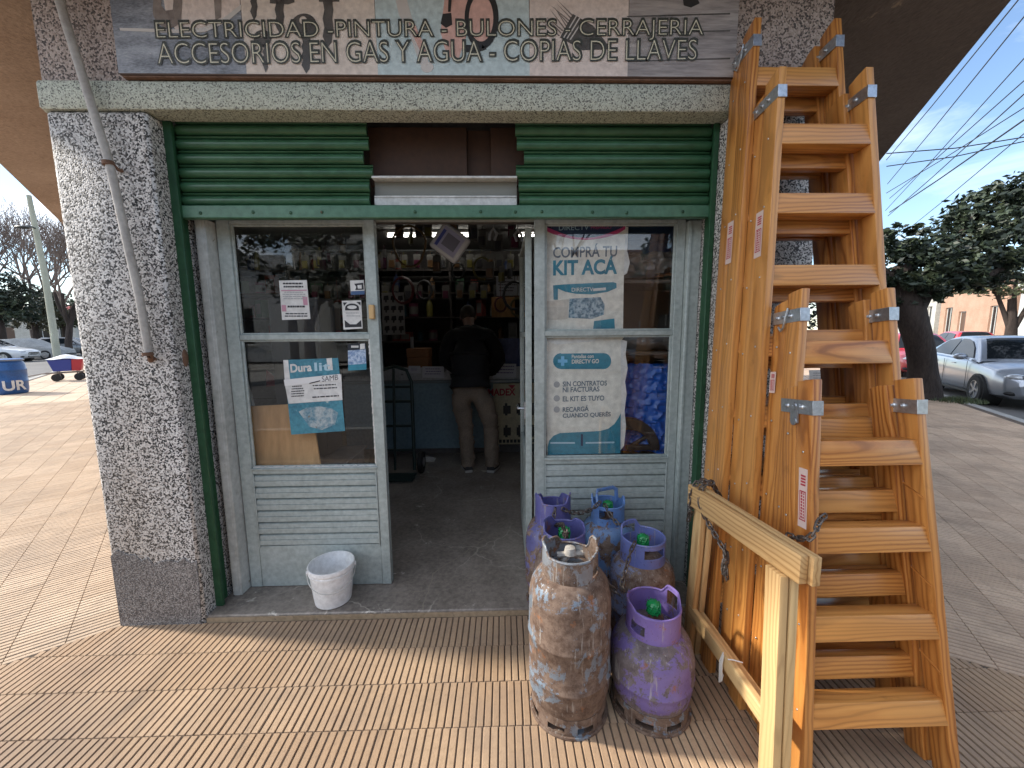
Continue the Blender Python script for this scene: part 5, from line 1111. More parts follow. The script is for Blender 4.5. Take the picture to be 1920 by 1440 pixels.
# hands with five bent fingers resting on the counter
for w, e, s_ in ((13, le, 1), (16, re, -1)):
    p = Vector(V_[w]); k = len(V_); V_.append(p+Vector((.02*s_, .085, -.02))); E_.append((w, k)); R_.append((.036, .016))
    for q in range(4):
        b = p+Vector((.02*s_+(-.03+.02*q), .12, -.022)); l = (.055, .07, .075, .06)[q]; a = len(V_)
        V_ += [b, b+Vector((-.004+.003*q, l*.5, -.002)), b+Vector((-.004+.004*q, l*.9, -.03))]; E_ += [(k, a), (a, a+1), (a+1, a+2)]; R_ += [.0095, .009, .0075]
    a = len(V_); V_ += [p+Vector((.05*s_, .06, -.015)), p+Vector((.065*s_, .1, -.03))]; E_ += [(w, a), (a, a+1)]; R_ += [.012, .009]
skin('body', V_, E_, R_, M_SKIN, man)
tr_ob = skin('trousers', [(hx, hy, hz+.05), (hx, hy-.005, hz-.03), lh+Vector((-.012, -.01, -.06)), lh.lerp(lk, .5)+Vector((-.012, -.015, 0)), lk, lk.lerp(la, .55)+Vector((0, -.012, 0)), la+Vector((0, -.005, -.005)), (la.x, la.y-.004, .075), rh_+Vector((.012, -.01, -.06)), rh_.lerp(rk, .5)+Vector((.012, -.015, 0)), rk, rk.lerp(ra, .55)+Vector((0, -.012, 0)), ra+Vector((0, -.005, -.005)), (ra.x, ra.y-.004, .075)],
     [(0, 1), (1, 2), (2, 3), (3, 4), (4, 5), (5, 6), (6, 7), (1, 8), (8, 9), (9, 10), (10, 11), (11, 12), (12, 13)], [(.185, .125), (.19, .14), (.112, .13), (.1, .11), .083, .083, .078, .08, (.112, .13), (.1, .11), .083, .083, .078, .08], M_TROU, man, 3, 0, .0085, 17)
skin('shirt', [(hx, hy+.005, hz+.0), (hx, hy+.015, hz+.07), (hx, hy+.03, hz+.14)], [(0, 1), (1, 2)], [(.2, .145), (.196, .142), (.185, .13)], M_SHIRT, man, 2, 0, .003)
jk = skin('jacket', [(hx, hy+.02, hz+.12), (hx, hy+.05, 1.22), (hx, hy+.13, 1.37), sh+Vector((0, 0, -.03)), nk+Vector((0, -.02, -.02)), lsh, lsh.lerp(le, .5)+Vector((-.02, 0, 0)), le, le.lerp(lw, .55), lw.lerp(le, .08), rsh, rsh.lerp(re, .5)+Vector((.02, 0, 0)), re, re.lerp(rw, .55), rw.lerp(re, .08), (hx, hy+.012, hz+.075)],
     [(15, 0), (0, 1), (1, 2), (2, 3), (3, 4), (3, 5), (5, 6), (6, 7), (7, 8), (8, 9), (3, 10), (10, 11), (11, 12), (12, 13), (13, 14)], [(.205, .15), (.21, .155), (.21, .15), (.17, .12), .075, .095, .083, .076, .066, .052, .095, .083, .076, .066, .052, (.2, .145)], M_JACK, man, 3, 0, .007, 14)
mb = MB(); mb.ball(hd_+Vector((-.0, -.012, .045)), (.088, .105, .105), 24, 14)
hb_ = mb.build('hair', M_HAIR, man)
for v in hb_.data.vertices: v.co += v.co.normalized()*0+Vector((math.sin(v.co.z*90+v.co.x*60), math.sin(v.co.x*80), math.sin(v.co.y*95)))*.003
mb = MB()
for s_ in (-1, 1): mb.ball(hd_+Vector((.084*s_, .01, .01)), (.012, .022, .034), 10, 7)
mb.build('ears', M_SKIN, man); mb = MB(); mb.ball(hd_+Vector((0, .1, .0)), (.014, .02, .026), 10, 7); mb.ball(hd_+Vector((-.034, .092, .025)), .013, 10, 7); mb.ball(hd_+Vector((.034, .092, .025)), .013, 10, 7); mb.tube([hd_+Vector((-.025, .09, -.045)), hd_+Vector((0, .097, -.047)), hd_+Vector((.025, .09, -.045))], .006, 6); mb.build('face_features', M_SKIN, man)
for f, s_ in ((fL, -1), (fR, 1)):
    mb = MB(); an = s_*-.28; Mr = Matrix.Rotation(an, 3, 'Z')
    def shp(t, zt):
        return [Vector(f)+Mr @ Vector((x*(1 if zt < .05 else .86), y, 0))+Vector((0, 0, zt)) for x, y in ((-.04, -.05), (.04, -.05), (.052, .06), (.05, .16), (.03, .215), (-.03, .215), (-.05, .16), (-.045, .06))]
    a, b, c = shp(0, .002), shp(0, .028), shp(0, .07)
    for i, p in enumerate(c): 
        if i >= 2: p.z -= .022*(1 if i in (2, 7) else 1.5)
    n = 8; mb.add(a+b, [tuple(range(n))[::-1], tuple(range(n, 2*n))]+[(i, (i+1) % n, n+(i+1) % n, n+i) for i in range(n)])
    so_ = mb.build('shoe_sole', flat('sole_white', (.45, .44, .42), .6), man, bevel=.004)
    mb = MB(); b2 = [p+Vector((0, 0, .0005)) for p in b]; mb.add(b2+c, [tuple(range(n))[::-1], tuple(range(n, 2*n))]+[(i, (i+1) % n, n+(i+1) % n, n+i) for i in range(n)]); mb.build('shoe', flat('shoe_dark', (.03, .028, .03), .6), man, bevel=.01, seg=2)
# ================================================================== VEGETATION
def leaves(name, blobs, size, mat, parent, dens=1.0, flatn=.0):
    """many leaf-sized faces gathered in clumps spread through the given ellipsoids"""
    mb = MB()
    for c, r, n in blobs:
        c = Vector(c); nc = max(6, int(n*(.8 if size < .2 else 1)/26))
        for _ in range(nc):
            d = Vector((random.gauss(0, 1), random.gauss(0, 1), random.gauss(0, 1))).normalized()*random.uniform(.45, 1)**.6
            cc = c+Vector((d.x*r[0], d.y*r[1], d.z*r[2])); cr = min(r)*random.uniform(.16, .34); tone = random.uniform(.0, .75)
            for _ in range(26):
                e = Vector((random.gauss(0, .5), random.gauss(0, .5), random.gauss(0, .4)))*cr; p = cc+e
                u = Vector((random.uniform(-1, 1), random.uniform(-1, 1), random.uniform(-.6, .6))).normalized(); v = u.orthogonal().normalized(); v = Matrix.Rotation(random.uniform(0, 6.28), 3, u) @ v
                s = size*random.uniform(.6, 1.3)
                mb.add([p-u*s*.5, p+v*s*.22, p+u*s*.5, p-v*s*.22], [(0, 1, 2, 3)], min(1, max(.001, tone+random.uniform(-.15, .25))))
    return mb.build(name, mat, parent, smooth=0, clean=False)
def trunk_mesh(mb, pts, rs, knob=.12, seg=14):
    k0 = len(mb.v); mb.tube(pts, rs, seg)
    for i in range(k0, len(mb.v)):
        p = mb.v[i]; mb.v[i] = p+Vector((math.sin(p.z*5+p.x*9), math.sin(p.z*6.3+p.y*8), 0))*knob*.25*rs[0]
def curve_pts(pts, n=6):
    out = []; P = [Vector(p) for p in pts]; P = [P[0]]+P+[P[-1]]
    for i in range(1, len(P)-2):
        for k in range(n):
            t = k/n; a, b, c, d = P[i-1], P[i], P[i+1], P[i+2]
            out.append(.5*((2*b)+(-a+c)*t+(2*a-5*b+4*c-d)*t*t+(-a+3*b-3*c+d)*t**3))
    return out+[P[-2]]
def lerp_list(rs, n):
    m = len(rs)-1; return [rs[min(m-1, int(i/(n-1)*m))]*(1-(i/(n-1)*m-min(m-1, int(i/(n-1)*m))))+rs[min(m, min(m-1, int(i/(n-1)*m))+1)]*(i/(n-1)*m-min(m-1, int(i/(n-1)*m))) for i in range(n)]
def limb(mb, pts, rs, n=6, **k):
    c = curve_pts(pts, n); trunk_mesh(mb, c, lerp_list(rs, len(c)), **k)
L_DARK = leafmat('leaf_dark_green', (.008, .016, .009), (.024, .038, .02), (.07, .09, .045)); L_MID = leafmat('leaf_olive', (.05, .065, .03), (.09, .105, .05), (.17, .18, .09)); L_GRASS = leafmat('grass_blade', (.03, .045, .015), (.06, .085, .03), (.12, .13, .06)); L_FAR = leafmat('leaf_far', (.035, .04, .022), (.07, .07, .04), (.13, .12, .07))
# big dark tree on the right pavement
tb = PZ(1735, 747, -.01)
bt = empty('street_tree', tb, 'big dark evergreen tree with a thick leaning trunk on the right pavement', 'tree')
Q = lambda px, py, y: PY(px, py, y)
ty = tb.y
mb = MB(); limb(mb, [tb+Vector((-.05, 0, -.05)), tb+Vector((-.06, .05, .5)), Q(1722, 640, ty), Q(1706, 585, ty), Q(1690, 545, ty+.1), Q(1690, 500, ty+.2)], [.34, .26, .23, .26, .22, .16])
limb(mb, [Q(1708, 590, ty), Q(1735, 545, ty+.1), Q(1780, 505, ty+.3), Q(1850, 455, ty+.6), Q(1930, 400, ty+.8)], [.2, .17, .13, .09, .04]); limb(mb, [Q(1690, 545, ty+.1), Q(1655, 510, ty+.3), Q(1610, 470, ty+.6)], [.15, .1, .04]); limb(mb, [Q(1780, 505, ty+.3), Q(1800, 440, ty+.5), Q(1850, 380, ty+.6)], [.09, .06, .02]); limb(mb, [Q(1750, 535, ty+.2), Q(1840, 520, ty-.2), Q(1950, 470, ty-.2)], [.09, .06, .03])
for _ in range(3):
    a = random.uniform(-.5, .5)
mb.build('trunk', M_BARK, bt)
BL = [(Q(1700, 500, ty+.2), (.75, .9, .62), 1700), (Q(1760, 512, ty), (.7, .8, .42), 1500), (Q(1640, 500, ty+.7), (.9, .9, .7), 1700), (Q(1830, 480, ty+.4), (.8, .9, .6), 1900), (Q(1870, 405, ty+.6), (1.0, 1.0, .72), 2300), (Q(1960, 440, ty+.4), (1.2, 1.2, 1.0), 2600), (Q(1590, 585, ty+1.6), (.8, .8, .9), 1300), (Q(1720, 545, ty-.1), (.6, .6, .3), 1100), (Q(1790, 535, ty-.1), (.55, .55, .25), 900), (Q(1690, 455, ty+.3), (.6, .7, .4), 1200), (Q(1900, 500, ty+.1), (.8, .8, .45), 1500), (Q(1860, 450, ty-.2), (.7, .7, .5), 1500), (Q(1750, 470, ty+.3), (.5, .6, .3), 800), (Q(1880, 378, ty+.5), (.6, .7, .38), 1400), (Q(1830, 405, ty+.5), (.45, .5, .3), 900), (Q(1950, 372, ty+.5), (.7, .7, .4), 1200), (Q(1690, 545, ty), (.45, .5, .35), 900), (Q(1975, 370, ty+1), (1, 1, .8), 1500)]
leaves('crown', BL, .15, L_DARK, bt)
# grass round its foot
mb = MB()
for _ in range(1100):
    a = random.uniform(0, 6.28); r = random.random()**.6; p = Vector((tb.x+.25+math.cos(a)*r*.5, tb.y-.4+math.sin(a)*r*.4, -.01)); h = random.uniform(.03, .13)*(1.2-r*.6); u = Vector((random.uniform(-1, 1), random.uniform(-1, 1), 0)).normalized()*.008; t = Vector((random.uniform(-.05, .05), random.uniform(-.05, .05), h))
    mb.add([p-u, p+u, p+t], [(0, 1, 2)], random.uniform(.05, 1))
tag(mb.build('grass', L_GRASS, smooth=0, clean=False), 'tuft of green grass growing round the foot of the street tree', 'grass', kind='stuff')
# ================================================================== CARS
M_TYRE = flat('tyre_rubber', (.018, .018, .018), .8); M_RIM = flat('alloy_rim', (.45, .46, .48), .3, .8); M_CGL = flat('car_glass', (.012, .015, .018), .05, 0, .18); M_LAMP = flat('lamp_lens', (.5, .52, .54), .08, .3); M_TAIL = flat('tail_lens', (.35, .01, .01), .15)
def carpaint(name, c, metal=.0, rough=.3):
    m, n, b = newmat(name); setin(b, Base_Color=c4(c), Roughness=rough, Metallic=metal); b.inputs['Coat Weight'].default_value = .8; b.inputs['Coat Roughness'].default_value = .06; return m
ARCHES = (1.36, -1.34)
def car(name, label, loc, head, paint, kind='sedan', cover=None, group=None):
    o = empty(name, loc, label, 'car', group, rz=0); o.rotation_euler.z = head
    hb = kind == 'hatch'
    st = [(-2.28, .40, .68, .72, .60), (-2.2, .28, .90, .95, .78), (-1.9, .22, .97, 1.03, .86), (-1.4, .2, .98, 1.02, .89), (-.5, .19, .96, .98, .895), (.4, .19, .94, .96, .895), (.95, .2, .92, .955, .885), (1.35, .2, .86, .93, .88), (1.8, .2, .79, .86, .85), (2.1, .22, .70, .76, .76), (2.25, .28, .60, .63, .62), (2.3, .36, .52, .53, .5)]
    if hb: st = [(-1.98, .4, .75, .8, .66), (-1.9, .28, .98, 1.0, .8), (-1.6, .22, 1.0, 1.02, .85)]+st[3:]
    ns = len(st); fine = []
    for i in range(ns-1):
        for k in range(5):
            t = k/5; t2 = t; fine.append([a*(1-t2)+b*t2 for a, b in zip(st[i], st[i+1])])
    fine.append(list(st[-1]))
    def sec(q):
        x, zb, zs, zc, hw = q
        half = [(0, zb), (hw*.78, zb), (hw*.95, zb+.07), (hw*.99, zb+.2), (hw, (zb+zs)*.5+.05), (hw*.985, zs-.1), (hw*.955, zs-.03), (hw*.87, zs+.005), (hw*.5, zc-.01), (0, zc)]
        full = half+[(-y, z) for y, z in half[-2:0:-1]]
        return [Vector((x, y, z)) for y, z in full]
    mb = MB(); n = len(sec(fine[0])); vs = [p for q in fine for p in sec(q)]
    fs = [(i*n+k, i*n+(k+1) % n, (i+1)*n+(k+1) % n, (i+1)*n+k) for i in range(len(fine)-1) for k in range(n)]
    fs += [tuple(range(n)), tuple(range(len(vs)-1, len(vs)-n-1, -1))]
    mb.add(vs, fs)
    prof = [(-1.92, 1.0), (-1.5, 1.2), (-1.1, 1.38), (-.6, 1.455), (-.1, 1.465), (.3, 1.43), (.62, 1.28), (1.15, .93)]
    if hb: prof = [(-1.93, 1.0), (-1.75, 1.3), (-1.5, 1.46), (-.8, 1.5), (-.1, 1.5), (.3, 1.45), (.62, 1.29), (1.15, .93)]
    hwz = lambda z: .83-.25*max(0, (z-.93))/.53
    pf = curve_pts([(x, 0, z) for x, z in prof], 5)
    gv = []; m = 0
    for p in pf:
        x, z = p.x, p.z; b = hwz(z); row = [Vector((x, .83, .9)), Vector((x, b, z-.045)), Vector((x, b-.05, z-.012)), Vector((x, b*.5, z)), Vector((x, 0, z+.008)), Vector((x, -b*.5, z)), Vector((x, -b+.05, z-.012)), Vector((x, -b, z-.045)), Vector((x, -.83, .9))]
        if z < 1.0: row = [Vector((r.x, r.y, min(r.z, z))) for r in row]
        m = len(row); gv += row
    mb.add(gv, [(i*m+k, i*m+k+1, (i+1)*m+k+1, (i+1)*m+k) for i in range(len(pf)-1) for k in range(m-1)])
    if cover:
        for v in mb.v:
            if v.z < .6: v.y *= 1.06; v.z = max(.1, v.z-.15)
            v.z += .012*math.sin(v.x*9+v.y*4); v.y += .02*math.sin(v.x*7)*(1.2-v.z)
        mb.build('cover', cover, o, world=False, smooth=60)
    else: mb.build('body', paint, o, world=False, smooth=38)
    for wx in ARCHES:
        if hb and wx < 0: wx = -1.25
        for s in (-1, 1):
            y = .80*s
            mb = MB(); mb.tube([(wx, .6*s, .31), (wx, (.90)*s, .31)], .355, 28); 
            if not cover: mb.build('wheel_arch', M_BLACK, o, world=False)
            mb = MB(); Mr = Matrix.Rotation(math.pi/2, 3, 'X'); mb.lathe([(.2, -.1), (.3, -.1), (.315, -.07), (.315, .07), (.3, .1), (.2, .1), (.2, -.1)], 28, (wx, y+.03*s, .315), Mr); wh = mb.build('wheel', M_TYRE, o, world=False)
            mb = MB(); yy = y+.03*s+.085*s; mb.lathe([(.205, -.012), (.205, .012), (.19, .012), (.19, -.012), (.205, -.012)], 28, (wx, yy, .315), Mr)
            for k in range(5):
                a = k*2*math.pi/5; mb.hexa([Vector((wx, yy, .315))+Vector((math.cos(a+d)*r, q, math.sin(a+d)*r)) for q in (-.01, .012) for r, d in ((.03, -.5), (.195, -.16), (.195, .16), (.03, .5))])
            mb.lathe([(.001, -.014), (.045, -.014), (.045, .014), (.001, .014)], 14, (wx, yy, .315), Mr); mb.build('rim', M_RIM, wh, world=False)
    if cover: return o
    def sidepoly(nm, pts, mat, out=.004, par=o):
        for s in (-1, 1):
            mb = MB(); a = [Vector((x, s*((hwz(z) if z > .935 else .83)+out), z)) for x, z in pts]; mb.prism(a, (0, s*.004, 0)); mb.build(nm, mat, par, world=False, smooth=0)
    if hb: sidepoly('side_window', [(-1.6, 1.02), (-1.45, 1.36), (-.75, 1.43), (-.62, 1.43), (-.62, 1.0)], M_CGL); sidepoly('side_window', [(-.56, 1.0), (-.56, 1.43), (-.1, 1.43), (.22, 1.37), (.55, 1.22), (.82, 1.0)], M_CGL)
    else: sidepoly('side_window', [(-1.42, 1.03), (-1.2, 1.23), (-.95, 1.35), (-.42, 1.395), (-.36, 1.395), (-.36, 1.0)], M_CGL); sidepoly('side_window', [(-.3, 1.0), (-.3, 1.395), (.0, 1.39), (.22, 1.35), (.55, 1.2), (.84, .985)], M_CGL)
    def screen(nm, x0, x1, ins):
        pp = [p for p in pf if x0 <= p.x <= x1]; mb = MB(); nv = 8
        vs = []
        for p in pp:
            b = hwz(p.z)-ins
            for k in range(nv+1): u = k/nv*2-1; vs.append(Vector((p.x, b*u, p.z+.012-.03*abs(u)**4))+Vector((.004 if x0 > 0 else -.004, 0, 0)))
        mb.add(vs, [(i*(nv+1)+k, i*(nv+1)+k+1, (i+1)*(nv+1)+k+1, (i+1)*(nv+1)+k) for i in range(len(pp)-1) for k in range(nv)]); mb.build(nm, M_CGL, o, world=False)
    screen('windscreen', .34, 1.12, .07); screen('rear_window', -1.9 if hb else -1.75, -1.5 if hb else -1.05, .08)
    for s in (-1, 1):
        mb = MB(); mb.ball((2.02, .6*s, .655), (.2, .16, .075), 16, 10, Matrix.Rotation(-.35*s, 3, 'Z')); hl = mb.build('headlight', M_LAMP, o, world=False); mb = MB(); mb.ball((2.12, .56*s, .655), (.1, .07, .055), 12, 8); mb.build('reflector', flat('lamp_dark', (.08, .08, .085), .2), hl, world=False)
        mb = MB(); mb.ball((2.1, .6*s, .34), (.1, .17, .06), 14, 8); mb.build('fog_lamp', M_BLACK, o, world=False)
        mb = MB(); mb.ball((.72, .98*s, 1.0), (.09, .12, .075), 14, 9); mb.tube([(.74, .84*s, .95), (.73, .95*s, .98)], .025, 8); mb.build('mirror', paint, o, world=False)
        mb = MB(); mb.ball((-2.2 if not hb else -1.9, .62*s, .8), (.1, .2, .1), 12, 8); mb.build('tail_light', M_TAIL, o, world=False)
        for xx in (.15, -.85): mb = MB(); mb.box((xx-.09, .893*s-.012, .815), (xx+.09, .893*s+.012, .835)); mb.build('door_handle', paint, o, world=False, bevel=.004)
        mb = MB(); mb.box((-1.0, .885*s-.012, .2), (1.0, .885*s+.012, .26)); mb.build('sill', M_BLACK, o, world=False, bevel=.008)
        for xx in (.86, -.33): mb = MB(); mb.box((xx-.003, .9*s-.006, .3), (xx+.003, .9*s+.001, .9)); mb.build('door_seam', M_BLACK, o, world=False)
    mb = MB()
    for k in range(4): mb.box((2.2, -.4, .49+k*.035), (2.295, .4, .505+k*.035))
    mb.build('grille', M_BLACK, o, world=False); mb = MB(); mb.box((2.2, -.5, .3), (2.285, .5, .41)); mb.build('lower_intake', M_BLACK, o, world=False, bevel=.01)
    return o
RZ = -.14
P_SIL = carpaint('silver_paint', (.42, .45, .5), .55, .28); P_RED = carpaint('red_paint', (.42, .02, .03)); P_WHT = carpaint('white_paint', (.62, .62, .62)); P_GRY = carpaint('grey_paint', (.2, .21, .22), .4); P_DRK = carpaint('dark_paint', (.05, .055, .06), .3)
hR = math.atan2(-dR.y, -dR.x); hL = math.atan2(dL.y, dL.x)
def roadpt(o, d, n, s, t): p = o+d*s+n*t; return Vector((p.x, p.y, RZ))
car('parked_car', 'silver sedan parked along the right kerb', roadpt(B, dR, nR, 11.5, 5.15), hR, P_SIL)
car('parked_car', 'red hatchback parked behind the silver sedan, half hidden by the tree', roadpt(B, dR, nR, 17.6, 5.2), hR, P_RED, 'hatch')
car('parked_car', 'red hatchback across the right street, its roof showing over the silver sedan', roadpt(B, dR, nR, 28.5, 10.0), hR+math.pi, P_RED, 'hatch')
covm = worn('car_cover_cloth', (.26, .26, .25), (.36, .36, .35), None, 3, 20, .9)
for (px, py, yy, pnt, kd, cov, lb) in ((55, 674, 29, None, 'sedan', covm, 'car under a grey cloth cover beside the concrete pole'), (-22, 681, 26, P_WHT, 'hatch', None, 'white car cut by the left edge, beside the covered car'), (136, 667, 34, P_GRY, 'hatch', None, 'pale grey car partly behind the left pillar'), (95, 665, 40, P_DRK, 'sedan', None, 'dark car far behind the covered one')):
    q = PY(px, py, yy); car('parked_car', lb, (q.x, q.y, RZ), math.atan2(.35, 1.0) if cov else math.atan2(.3, 1), pnt, kd, cov)
# ================================================================== LEFT SIDE THINGS
q = PZ(8, 741, 0.0); q = Vector((q.x-.17, q.y+.3, 0))
br = empty('barrel', q, 'blue plastic barrel with white letters standing on the left pavement', 'barrel')
m_bb = worn('barrel_blue', (.012, .075, .24), (.02, .1, .3), (.06, .12, .25), 3, 30, .4, spots=.68)
mb = MB(); mb.lathe([(.001, 0), (.27, 0), (.3, .03), (.315, .12), (.32, .3), (.328, .31), (.328, .34), (.32, .35), (.32, .6), (.328, .61), (.328, .64), (.32, .65), (.31, .76), (.29, .82), (.27, .84), (.27, .86), (.3, .865), (.3, .9), (.25, .915), (.001, .915)], 40); mb.build('drum', m_bb, br, world=False)
mb = MB(); mb.lathe([(.304, .866), (.304, .895)], 40); mb.build('lid_ring', flat('ring_steel', (.2, .22, .26), .4, .5), br, world=False)
# wrapped lettering
cu_ = text_mesh('UR', 'lettering', p_white, None, (0, 0, 0), (1, 0, 0), (0, 1, 0), .42, .26, .03)
for w_ in [x for x in bpy.data.objects if x.name.startswith('lettering') and x.parent is None]:
    vd = math.atan2(-q.y, -q.x)
    bm = bmesh.new(); bm.from_mesh(w_.data); bmesh.ops.triangulate(bm, faces=bm.faces); bmesh.ops.subdivide_edges(bm, edges=[e for e in bm.edges if e.calc_length() > .06], cuts=3, use_grid_fill=True); bm.to_mesh(w_.data); bm.free()
    for v in w_.data.vertices:
        a = vd+(v.co.x-.33)/.325+.62; v.co = Vector((.331*math.cos(a), .331*math.sin(a), .10+v.co.y))
    w_.parent = br
# cart
qc = PZ(131, 713, 0.0)
ct = empty('hand_cart', (qc.x, qc.y, 0), 'small red and blue hand cart with a white cover standing on the left pavement', 'cart')
ct.scale = (.74, .74, .78)
cu0 = Vector((qc.x, qc.y, 0)); ang = R(38)
Mc = Matrix.Rotation(ang, 3, 'Z')
def cbx(mb, lo, hi): mb.box(lo, hi, Matrix.Translation((0, 0, 0)) @ Mc.to_4x4())
def wld(mb):
    for i, v in enumerate(mb.v): mb.v[i] = v
    return mb
mb = MB(); vs = [Mc @ Vector(p) for p in ((-.42, -.28, .42), (.14, -.28, .42), (.14, .28, .42), (-.42, .28, .42), (-.56, -.34, .92), (.18, -.34, .92), (.18, .34, .92), (-.56, .34, .92))]; mb.hexa(vs); mb.build('blue_side', flat('cart_blue', (.03, .05, .25), .5), ct, world=False, bevel=.01)
mb = MB(); vs = [Mc @ Vector(p) for p in ((.145, -.28, .42), (.42, -.28, .42), (.42, .28, .42), (.145, .28, .42), (.185, -.34, .92), (.54, -.34, .92), (.54, .34, .92), (.185, .34, .92))]; mb.hexa(vs); mb.build('red_side', flat('cart_red', (.42, .03, .04), .5), ct, world=False, bevel=.01)
mb = MB(); mb.grid(lambda u, v: Mc @ Vector((-.6+1.18*u, -.37+.74*v, .94+.16*math.sin(math.pi*u)*math.sin(math.pi*v)-.02*math.sin(u*9))), 12, 8); mb.build('white_cover', flat('cart_cover', (.68, .68, .7), .7), ct, world=False)
mb = MB()
for y in (-.25, .25): mb.tube([Mc @ Vector((-.75, y, .34)), Mc @ Vector((.5, y, .36)), Mc @ Vector((.5, y, .45))], .022, 8)
mb.tube([Mc @ Vector((-.75, 0, .34)), Mc @ Vector((-1.5, .0, .2)), Mc @ Vector((-2.3, .02, .03))], .02, 8)
for x in (-.3, .3):
    for y in (-.2, .2): mb.tube([Mc @ Vector((x, y, .16)), Mc @ Vector((x, y, .42))], .02, 6)
mb.build('chassis', flat('cart_frame', (.2, .16, .13), .7), ct, world=False)
for x in (-.35, .35):
    for y in (-.3, .3):
        mb = MB(); mb.lathe([(.02, -.03), (.15, -.03), (.16, -.015), (.16, .015), (.15, .03), (.02, .03), (.02, -.03)], 20, Mc @ Vector((x, y, .16)), Mc @ Matrix.Rotation(math.pi/2, 3, 'X')); mb.build('wheel', M_BLACK, ct, world=False)
# pole with lamp arm
pq = PY(108, 672, 27.0); pt_ = PY(54, 366, 26.6)
pp_ = empty('utility_pole', (pq.x, pq.y, -.14), 'tall leaning concrete pole with a short lamp arm across the left street', 'pole')
mb = MB(); mb.tube([(pq.x, pq.y, -.14), tuple(PY(85, 520, 26.8)), tuple(pt_)], [.19, .16, .12], 14); mb.build('shaft', M_POLE, pp_)
a_ = PY(66, 428, 26.6); b2_ = PY(42, 426, 25.5); mb = MB(); mb.tube([a_, a_.lerp(b2_, .5)+Vector((0, 0, .12)), b2_], .05, 8); lm = mb.build('lamp_arm', M_DARK, pp_); mb = MB(); mb.ball(b2_, (.4, .25, .09), 14, 8); mb.build('lamp_head', M_DARK, lm)
def bare_tree(name, base, height, label, group=None, depth=6, r0=.2, spread=.55, seed=1, up=.35):
    rnd = random.Random(seed); o = empty(name, base, label, 'tree', group); tk, tw = MB(), MB(); base = Vector(base)
    def rec(p, d, l, r, k):
        n = 3; pts = [p]; q = p; dd = d
        for i in range(n):
            dd = (dd+Vector((rnd.gauss(0, .13), rnd.gauss(0, .13), rnd.gauss(0, .1)+.05))).normalized(); q = q+dd*l/n; pts.append(q)
        (tk if k >= depth-1 else tw).tube(pts, [r*(1-.3*i/n) for i in range(n+1)], 8 if k >= depth-1 else (5 if k > 2 else 3), cap=False)
        if k == 0: return
        for c in range(rnd.choice((3, 3, 4)) if k > 1 else 3):
            e = (dd+Vector((rnd.gauss(0, spread), rnd.gauss(0, spread), rnd.gauss(up, spread*.7)))).normalized(); rec(pts[rnd.choice((2, 3, 3))], e, l*rnd.uniform(.62, .85), max(.008, r*.58), k-1)
    rec(base+Vector((0, 0, -.1)), Vector((0, 0, 1)), height*.3, r0, depth)
    tk.build('trunk', M_BARK, o, smooth=60, clean=False); tw.build('twigs', M_TWIG, o, smooth=0, clean=False); return o
def leafy(name, base, blobs, size, mat, label, trunk, rs, group=None):
    o = empty(name, base, label, 'tree', group); mb = MB(); limb(mb, trunk, rs)
    for c, r, n in blobs[:4]: limb(mb, [trunk[-2], Vector(trunk[-1]).lerp(Vector(c), .5), c], [rs[-1]*.8, rs[-1]*.5, .02], 4)
    mb.build('trunk', M_BARK, o); leaves('crown', blobs, size, mat, o); return o
q = PY(130, 668, 30); bare_tree('bare_tree', (q.x, q.y, -.1), 12, 'bare winter tree rising behind the concrete pole, near the pillar', None, 6, .22, .5, 4)
q = PY(75, 668, 44); bare_tree('bare_tree', (q.x, q.y, -.1), 17, 'bare winter tree right behind the concrete pole', None, 6, .3, .55, 12)
q = PY(-30, 668, 33); bare_tree('bare_tree', (q.x, q.y, -.1), 12, 'bare winter tree at the left edge above the covered car', None, 6, .22, .5, 9)
def lt(px, yy, top, wid, lb, mat, k, n=2200):
    b = PY(px, 668, yy); c = PY(px, top, yy); r = wid*yy/FPX; b.z = -.1; h = (c.z-b.z)
    leafy('leafy_tree', b, [(Vector((b.x, b.y, b.z+h*.68)), (r, r, h*.27), n), (Vector((b.x-r*.5, b.y, b.z+h*.52)), (r*.6, r*.6, h*.22), n//2), (Vector((b.x+r*.6, b.y+.3, b.z+h*.55)), (r*.6, r*.6, h*.2), n//2)], .32, mat, lb, [b, Vector((b.x+.1, b.y, b.z+h*.3)), Vector((b.x, b.y, b.z+h*.6))], [.3, .22, .12])
lt(8, 30, 490, 48, 'dense dark green tree at the left edge behind the parked cars', L_DARK, 0)
lt(72, 36, 525, 42, 'brownish leafy tree standing behind the concrete pole', L_FAR, 1)
lt(128, 38, 540, 30, 'small yellowish tree beside the left pillar across the street', L_MID, 2, 1500)
